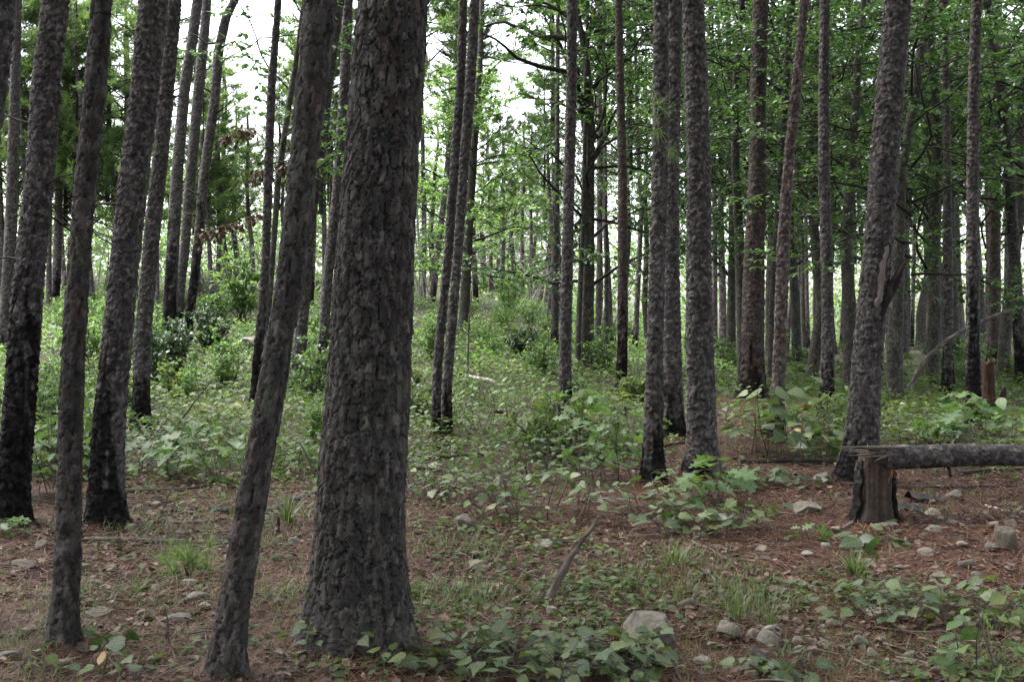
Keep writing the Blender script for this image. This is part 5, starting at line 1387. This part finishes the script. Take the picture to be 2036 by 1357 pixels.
log([(420, 1018), (442, 1022), (462, 1024)], 16, 10, 'short black burnt chunk of wood near the weathered sticks', M['char'], seed=5, cat='wood chunk', name='burnt_chunk')
log([(928, 752), (955, 758), (988, 766)], 9, 9, 'pale bleached log at the edge of the bright clearing', M['grey_twig'], seed=6)
log([(985, 822), (1022, 828)], 12, 11, 'short orange brown log piece on the middle slope', M['raw_wood'], seed=7, cat='log')
log([(1030, 834), (1078, 834)], 8, 6, 'short grey log right of the orange brown piece', M['dead_wood'], seed=8)
log([(1086, 748), (1130, 742), (1182, 735)], 8, 6, 'fallen branch lying against the big limbed oak', M['dead_wood'], seed=9, cat='branch', name='fallen_branch')
log([(1424, 696), (1450, 690), (1478, 686)], 10, 9, 'dark fallen log beside the dark slender oak', M['dead_wood'], seed=10)
log([(1422, 828), (1460, 830), (1508, 828)], 8, 6, 'grey stick on the needles right of the stout grey pine', M['dead_wood'], seed=11, cat='stick', name='fallen_stick')
log([(545, 1358), (580, 1338), (618, 1322)], 16, 10, 'grey stick at the bottom edge before the thickest trunk', M['dead_wood'], seed=12, cat='stick', name='fallen_stick')
log([(500, 1186), (555, 1190), (612, 1192)], 8, 6, 'dark stick between the leaning trunk and the thickest trunk', M['twig'], seed=13, cat='stick', name='fallen_stick')
log([(1500, 1305), (1520, 1328), (1542, 1350)], 22, 18, 'charred chunk of wood with pale edges at the bottom', M['char'], seed=15, cat='wood chunk', name='burnt_chunk')
log([(818, 760), (842, 778)], 9, 9, 'short pale log right behind the thickest trunk', M['grey_twig'], seed=16)
log([(1700, 1040), (1670, 1058), (1640, 1066)], 7, 4, 'crooked grey stick left of the snapped stump', M['dead_wood'], seed=17, cat='stick', name='fallen_stick')
log([(1180, 905), (1230, 890), (1260, 888)], 7, 5, 'grey stick left of the burnt footed pine', M['dead_wood'], seed=18, cat='stick', name='fallen_stick')
log([(1240, 870), (1300, 865), (1330, 872)], 10, 8, 'charred log between the straight grey pine and the needle spray pine', M['char'], seed=19)
log([(830, 918), (900, 914), (960, 908)], 12, 9, 'dark charred log half buried in leaves right of the thickest trunk', M['char'], seed=20)
log([(1820, 800), (1870, 796), (1930, 792)], 8, 7, 'low rotting log behind the pale mushrooms', M['dead_wood'], seed=21)
log([(1960, 1010), (2000, 1020), (2050, 1022)], 6, 4, 'pale forked twig under the fallen log at the right edge', M['grey_twig'], seed=22, cat='stick', name='fallen_stick')
# pieces that stand or arch
X, d_, Z = locate(1092, 1198)
log([(1088, 1200), (1110, 1150), (1140, 1100), (1168, 1062), (1190, 1030)], 20, 5, 'slanted dead stick stuck in the ground in the middle foreground', M['twig'], name='dead_stick', d=[d_, d_ + .05, d_ + .1, d_ + .15, d_ + .2], cat='stick', seed=30, sides=8)
X, d_, Z = locate(1140, 998)
log([(1137, 999), (1180, 993), (1240, 994), (1302, 1006)], 5, 3, 'thin pale branch arching over the needles below the oak seedlings', M['grey_twig'], name='fallen_branch', d=[d_, d_, d_ + .1, d_ + .1], cat='branch', seed=31, sides=6)
X, d_, Z = locate(345, 858)
log([(345, 858), (370, 822), (395, 790), (424, 752)], 6, 2, 'bare dark sapling slanting behind the oak seedlings', M['twig'], name='bare_sapling', d=d_, cat='sapling', seed=32, sides=6)
X, d_, Z = locate(1806, 788)
log([(1800, 792), (1808, 772), (1822, 745), (1845, 712), (1878, 680), (1918, 656), (1965, 634), (2036, 607), (2110, 580)], 12, 7, 'curved leaning pole rising from the mottled oak to the right edge', M['pole'], name='leaning_pole', d=d_, cat='dead tree', seed=33, sides=10, wob=.01)
for (a, b, c_, lab) in [((553, 1060), (553, 1028), 8, 'small charred stub standing left of the diagonal log'), ((1244, 832), (1243, 808), 11, 'short black stub left of the needle spray pine')]:
    X, d_, Z = locate(*a); log([(a[0], a[1] + 6), ((a[0] + b[0]) / 2, (a[1] + b[1]) / 2), b], c_, c_ * .8, lab, M['char'], name='charred_stub', d=d_, cat='stub', seed=a[0], sides=8, wob=.01)
for k, (seq, lab) in enumerate([([(636, 975), (620, 930), (600, 885), (575, 870)], 'thin arching bare stem left of the thickest trunk'), ([(318, 1030), (335, 985), (350, 960)], 'bare twig standing left of the oak seedlings'),
                   ([(668, 700), (655, 640), (640, 600)], 'bare stem close left of the thickest trunk higher up'), ([(335, 1290), (334, 1240), (328, 1205)], 'dark bare twig standing between the two slim foreground trunks'),
                   ([(1030, 870), (1010, 840), (1005, 800)], 'bare arching stem among the middle saplings'), ([(930, 740), (932, 640), (938, 575)], 'thin dark sapling stem right of the close pair of pines')]):
    X, d_, Z = locate(*seq[0]); log(seq, 5, 2, lab, M['twig'], name='bare_sapling', d=d_, cat='stem', seed=50 + k, sides=5)

rgl = random.Random(44)
for k in range(26):
    px = rgl.uniform(40, 1980); py = rgl.uniform(760, 1010)
    X, Y, Z = locate(px, py); a = rgl.uniform(-.5, .5); L_ = rgl.uniform(.4, 1.5); A = Acc(); rk = np.random.default_rng(900 + k)
    P, _ = grow((0, 0, 0), (math.cos(a), math.sin(a), 0), L_, 8, .10, rk); P[:, 2] = ground_z(P[:, 0] + X, P[:, 1] + Y) - Z + .02
    v, q, t = tube(P, np.linspace(rgl.uniform(.012, .035), .008, 9), 6); A.add(v, q, t, (rgl.random(), 0, 0))
    if k % 2:
        P2, _ = grow(P[4], (math.cos(a + .7), math.sin(a + .7), .35), L_ * .35, 4, .12, rk); v, q, t = tube(P2, np.linspace(.009, .003, 5), 4); A.add(v, q, t, (rgl.random(), 0, 0))
    tag(obj('fallen_stick', A.mesh('fallen_stick', M['dead_wood'] if k % 3 else M['char'], True), None, (X, Y, Z)), 'bare stick lying in the greenery of the middle slope', 'stick', 'sticks of the middle slope')
# snapped stump with the log still hanging on it
X, Y, Z = locate(1738, 1032)
sw = 66 / FPX * Y * .5; sh = (1032 - 906) / FPX * Y
st_ = thing('snapped_stump', 'snapped stump stripped to bare brown wood holding up the fallen log', 'stump', (X, Y, Z))
th = np.arange(40) / 40 * 2 * math.pi; rng = np.random.default_rng(31)
zs = np.concatenate([[-.1], np.linspace(0, sh, 26)]); V = []
prof = 1 + .12 * np.sin(th * 5) * .5 + rng.normal(0, .02, 40)
for z in zs:
    jag = np.where(z > sh * .93, rng.normal(0, .03, 40), 0)
    fl = 1 + .35 * math.exp(-max(z, 0) / .07)
    rr = sw * .96 * prof * fl * (1 + .03 * np.sin(th * 17 + 2 * math.sin(z * 9)) + .025 * np.sin(th * 31 + z * 14))
    V.append(np.stack([rr * np.cos(th) + .02 * z, rr * np.sin(th), np.full(40, z) + jag], 1))
V.append(np.array([[0, 0, sh * .93]])); V = np.concatenate(V); V[40:-1, :2] += rng.normal(0, .0035, (len(V) - 41, 2)); m_ = len(zs)
Q = np.array([(i * 40 + j, i * 40 + (j + 1) % 40, (i + 1) * 40 + (j + 1) % 40, (i + 1) * 40 + j) for i in range(m_ - 1) for j in range(40)])
T = np.array([((m_ - 1) * 40 + j, (m_ - 1) * 40 + (j + 1) % 40, m_ * 40) for j in range(40)])
tc_ = np.clip(np.repeat(rng.uniform(.0, 1., 40)[None], m_, 0) + rng.normal(0, .12, (m_, 40)), 0, 1).ravel(); tc_ = np.concatenate([tc_, [.5]])
low = np.concatenate([np.repeat(np.clip(1 - zs / .12, 0, 1) * .6, 40), [0]])
obj('wood_core', mesh_np('wood_core', V, [Q, T], M['raw_wood'], np.stack([tc_, low, tc_], 1), True), st_)
def bark_shell(a0, a1, ztop, nm, mat, seed, r=1.1, zbot=-.1):
    rg2 = np.random.default_rng(seed); na, nz = 14, 30; V = []; Q = []; C = []
    for lay in (0, 1):
        for i in range(nz):
            z = zbot + (ztop - zbot) * i / (nz - 1)
            for j in range(na):
                a = a0 + (a1 - a0) * j / (na - 1) + .08 * math.sin(z * 40 + seed) * (1 if j in (0, na - 1) else 0)
                fl = 1 + .35 * math.exp(-max(z, 0) / .07)
                rad = sw * fl * (.97 if lay else r) + (0 if lay else rg2.uniform(-.008, .014))
                zz_ = z + (rg2.normal(0, .02) if i == nz - 1 else 0)
                V.append((rad * math.cos(a) + .02 * z, rad * math.sin(a), zz_)); C.append((rg2.random(), .75 if z < .25 else .35, .3))
    o_ = na * nz
    for i in range(nz - 1):
        for j in range(na - 1):
            q = (i * na + j, i * na + j + 1, (i + 1) * na + j + 1, (i + 1) * na + j); Q.append(q); Q.append(tuple(k + o_ for k in q[::-1]))
        for j in (0, na - 1):
            Q.append((i * na + j, (i + 1) * na + j, (i + 1) * na + j + o_, i * na + j + o_))
    for j in range(na - 1):
        b = (nz - 1) * na + j; Q.append((b, b + 1, b + 1 + o_, b + o_))
    return mesh_np(nm, np.array(V), [np.array(Q)], mat, np.array(C))
tag(obj('bark_slab', bark_shell(math.pi * .75, math.pi * 1.16, sh * .84, 'bark_slab', M['bark_old'], 3, 1.13), st_), 'dark bark left on the stump')
tag(obj('bark_slab', bark_shell(-.36, math.pi * .2, sh * .72, 'bark_slab', M['bark_old'], 4, 1.15), st_), 'blackened bark on the right side of the stump')
obj('bark_slab', bark_shell(math.pi * .2, math.pi * .75, sh * .9, 'bark_slab', M['bark_old'], 5, 1.12), st_)
A = Acc()
for k in range(7):
    a = rng.uniform(-1.1, -.3); b = np.array([sw * .85 * math.cos(a), sw * .85 * math.sin(a) - .01, sh * rng.uniform(.45, .7)])
    v, q, t = tube([b, b + [.012, -.008, .07], b + [.03 + rng.normal(0, .01), -.008, .13 + rng.normal(0, .02)]], [.006, .009, .002], 5); A.add(v, q, t, (.9, 0, .9))
tag(obj('torn_splinters', A.mesh('torn_splinters', tint_mat('orange_wood', [(.07, .032, .012), (.15, .07, .026), (.22, .115, .045)], noise=40)), st_), 'orange torn fibres at the top right of the stump')
# the log
lg_ = thing('fallen_log', 'fallen pine log hanging level from the snapped stump to the right edge', 'log', (X + sw * .8, Y, Z))
A0 = pt(1752, 911, Y - .07); A1 = pt(2036, 906, Y + .2); dirv = (A1 - A0) / np.linalg.norm(A1 - A0); Ln = 4.6
rl = 47 / FPX * Y * .5
me = trunk_mesh('trunk', [0, .7, 1.4, Ln], [0, -.012, .008, 0], [0, .010, -.006, 0], [rl * 1.02, rl * .95, rl * .86, rl * .62], .0095, 1.7, Ln, (.07, .05), .010, 77, 0, M['bark'], flare=0, sides=66)
zax = Vector(dirv); xax = Vector((0, 0, 1)).cross(zax).normalized(); yax = zax.cross(xax)
mt = Matrix(((xax.x, yax.x, zax.x, A0[0] - lg_.location[0]), (xax.y, yax.y, zax.y, A0[1] - lg_.location[1]), (xax.z, yax.z, zax.z, A0[2] - lg_.location[2]), (0, 0, 0, 1)))
o = obj('trunk', me, lg_); o.matrix_local = mt
# torn end: butt and splinters, branch prop far out
A = Acc(); ang = np.arange(24) / 24 * 6.283
b0 = np.stack([rl * .93 * np.cos(ang), rl * .93 * np.sin(ang), np.full(24, .01)], 1); b1 = np.stack([rl * .55 * np.cos(ang), rl * .55 * np.sin(ang), -.04 + rng.normal(0, .025, 24)], 1)
V = np.concatenate([b0, b1, [[0, 0, -.03]]]); Q = [(j, (j + 1) % 24, 24 + (j + 1) % 24, 24 + j) for j in range(24)]; T = [(24 + j, 24 + (j + 1) % 24, 48) for j in range(24)]
A.add(V, np.array(Q), np.array(T), (.3, .2, .3)); o = obj('torn_end', A.mesh('torn_end', M['raw_wood']), lg_); o.matrix_local = mt
for k, (sx_, sy, ex, ey, w) in enumerate([(1800, 892, 1655, 889, 4), (1795, 896, 1668, 893, 3), (1790, 902, 1683, 907, 3), (1800, 894, 1692, 900, 4), (1785, 905, 1704, 912, 3), (1780, 908, 1716, 899, 3), (1800, 891, 1676, 897, 3), (1790, 898, 1728, 892, 4), (1775, 903, 1738, 919, 4), (1775, 900, 1712, 906, 3), (1770, 909, 1744, 926, 4), (1778, 912, 1760, 934, 5)]):
    yo = Y - .13 + .03 * (k % 4)
    P = np.array([pt(sx_, sy, yo), pt(sx_ * .7 + ex * .3, sy * .7 + ey * .3 + 1.2 * math.sin(k * 2.3), yo), pt(sx_ * .35 + ex * .65, sy * .35 + ey * .65 - 1.6 * math.sin(k * 1.7), yo - .01), pt(ex, ey, yo - .02 * (k % 3))]) - np.array(lg_.location)
    A = Acc(); v, q, t = tube(P, [w / FPX * Y * 1.0, w / FPX * Y * .9, w / FPX * Y * .5, .0012], 5); A.add(v, q, t, (.4 + .04 * k, 0, .5)); obj('splinter', A.mesh('splinter', M['dead_wood']), lg_)
for k, (zl, an, ll_) in enumerate([(.55, -1.2, .10), (1.0, .4, .07), (1.45, -2.2, .13)]):
    A = Acc(); b0_ = np.array([rl * .8 * math.cos(an), rl * .8 * math.sin(an), zl]); v, q, t = tube([b0_, b0_ + np.array([math.cos(an), math.sin(an), .5]) * ll_], [.016, .009], 6); A.add(v, q, t, (.3, .3, .3)); o = obj('limb_stub', A.mesh('limb_stub', M['dead_wood'], True), lg_); o.matrix_local = mt
gend = np.array(A0) + np.array(dirv) * 4.4; gz_ = float(ground_z(gend[0], gend[1]))
A = Acc(); v, q, t = tube([gend - np.array(lg_.location), np.array([gend[0] + .1, gend[1] + .1, gz_ - .05]) - np.array(lg_.location)], [.04, .03], 6); A.add(v, q, t); obj('limb', A.mesh('limb', M['dead_wood'], True), lg_)
# black bark slabs beside the stump
for k, (px, py, w, h, lab) in enumerate([(1800, 1018, 60, 14, 'curved black bark slab lying right of the snapped stump'), (1838, 1000, 70, 10, 'thin black bark strip under the fallen log')]):
    X2, Y2, Z2 = locate(px, py); a = w / FPX * Y2 * .5; nn = 10; V = []
    for lay in (0, 1):
        for i in range(nn):
            for j in range(6):
                u_ = (i / (nn - 1) - .5) * 2; v_ = (j / 5 - .5) * 2
                V.append((u_ * a, v_ * .07, .05 + .035 * (1 - v_ * v_) + .01 * math.sin(i * 2.1 + k) - lay * .014))
    Q = []
    for i in range(nn - 1):
        for j in range(5):
            q = (i * 6 + j, (i + 1) * 6 + j, (i + 1) * 6 + j + 1, i * 6 + j + 1); Q.append(q); Q.append(tuple(x_ + nn * 6 for x_ in q[::-1]))
        for j in (0, 5): Q.append((i * 6 + j, (i + 1) * 6 + j, (i + 1) * 6 + j + 60, i * 6 + j + 60))
    tag(obj('bark_slab', mesh_np('bark_slab', np.array(V), [np.array(Q)], M['char'], RNG.random((120, 1)) * [1, 0, 1]), None, (X2, Y2, Z2 - .03), (0, .1, -.2 + .3 * k)), lab, 'bark')
# rotten red stump on the right
X2, Y2, Z2 = locate(1966, 842); r_ = 24 / FPX * Y2 * .5; h_ = (842 - 727) / FPX * Y2
t = thing('rotten_stump', 'rotten reddish stump with a broken side prong behind the black footed pine', 'stump', (X2, Y2, Z2))
me = trunk_mesh('post', [-.1, 0, h_ * .5, h_], [.0, 0, 0, -.01], [0, 0, 0, 0], [r_ * 1.5, r_ * 1.4, r_, r_], .018, h_, h_ + .02, (.03, .2), .014, 41, .25, M['red_wood'], flare=.3, jag=.08); obj('post', me, t)
A = Acc(); v, q, tt = tube([(.02, -.02, -.03), (.09, -.03, .16), (.15, -.03, .28), (.185, -.02, .43)], [.09, .075, .055, .012], 9); v = v + np.random.default_rng(1).normal(0, .008, v.shape); A.add(v, q, tt, (.35, .3, .3)); obj('prong', A.mesh('prong', M['red_wood']), t)
# mushrooms
for k, (px, py, w, lab) in enumerate([(1797, 807, 19, 'cream mushroom cap left of its twin at the mottled oak'), (1813, 803, 15, 'cream mushroom cap right of its twin at the mottled oak')]):
    X2, Y2, Z2 = locate(px, py + 6); r_ = w / FPX * Y2 * .5
    t = thing('mushroom', lab, 'mushroom', (X2, Y2, Z2)); V = []; ns = 16
    for (rr_, zz_) in [(0, .95), (.35, .92), (.7, .78), (.93, .55), (1, .38), (.9, .34), (.3, .42)]:
        for j in range(ns):
            a = j / ns * 6.283; w_ = 1 + .10 * math.sin(a * 3 + k)
            V.append((r_ * rr_ * w_ * math.cos(a), r_ * rr_ * w_ * math.sin(a), r_ * zz_ + .02))
    Q = [(i * ns + j, i * ns + (j + 1) % ns, (i + 1) * ns + (j + 1) % ns, (i + 1) * ns + j) for i in range(6) for j in range(ns)]
    obj('cap', mesh_np('cap', np.array(V), [np.array(Q)], M['mushroom'], np.full((len(V), 3), [.7, 0, .5]), True), t)
    A = Acc(); v, q, tt = tube([(0, 0, -.02), (0, 0, r_ * .45 + .02)], [r_ * .3, r_ * .25], 8); A.add(v, q, tt, (.5, 0, 0)); obj('stem', A.mesh('stem', M['mushroom'], True), t)
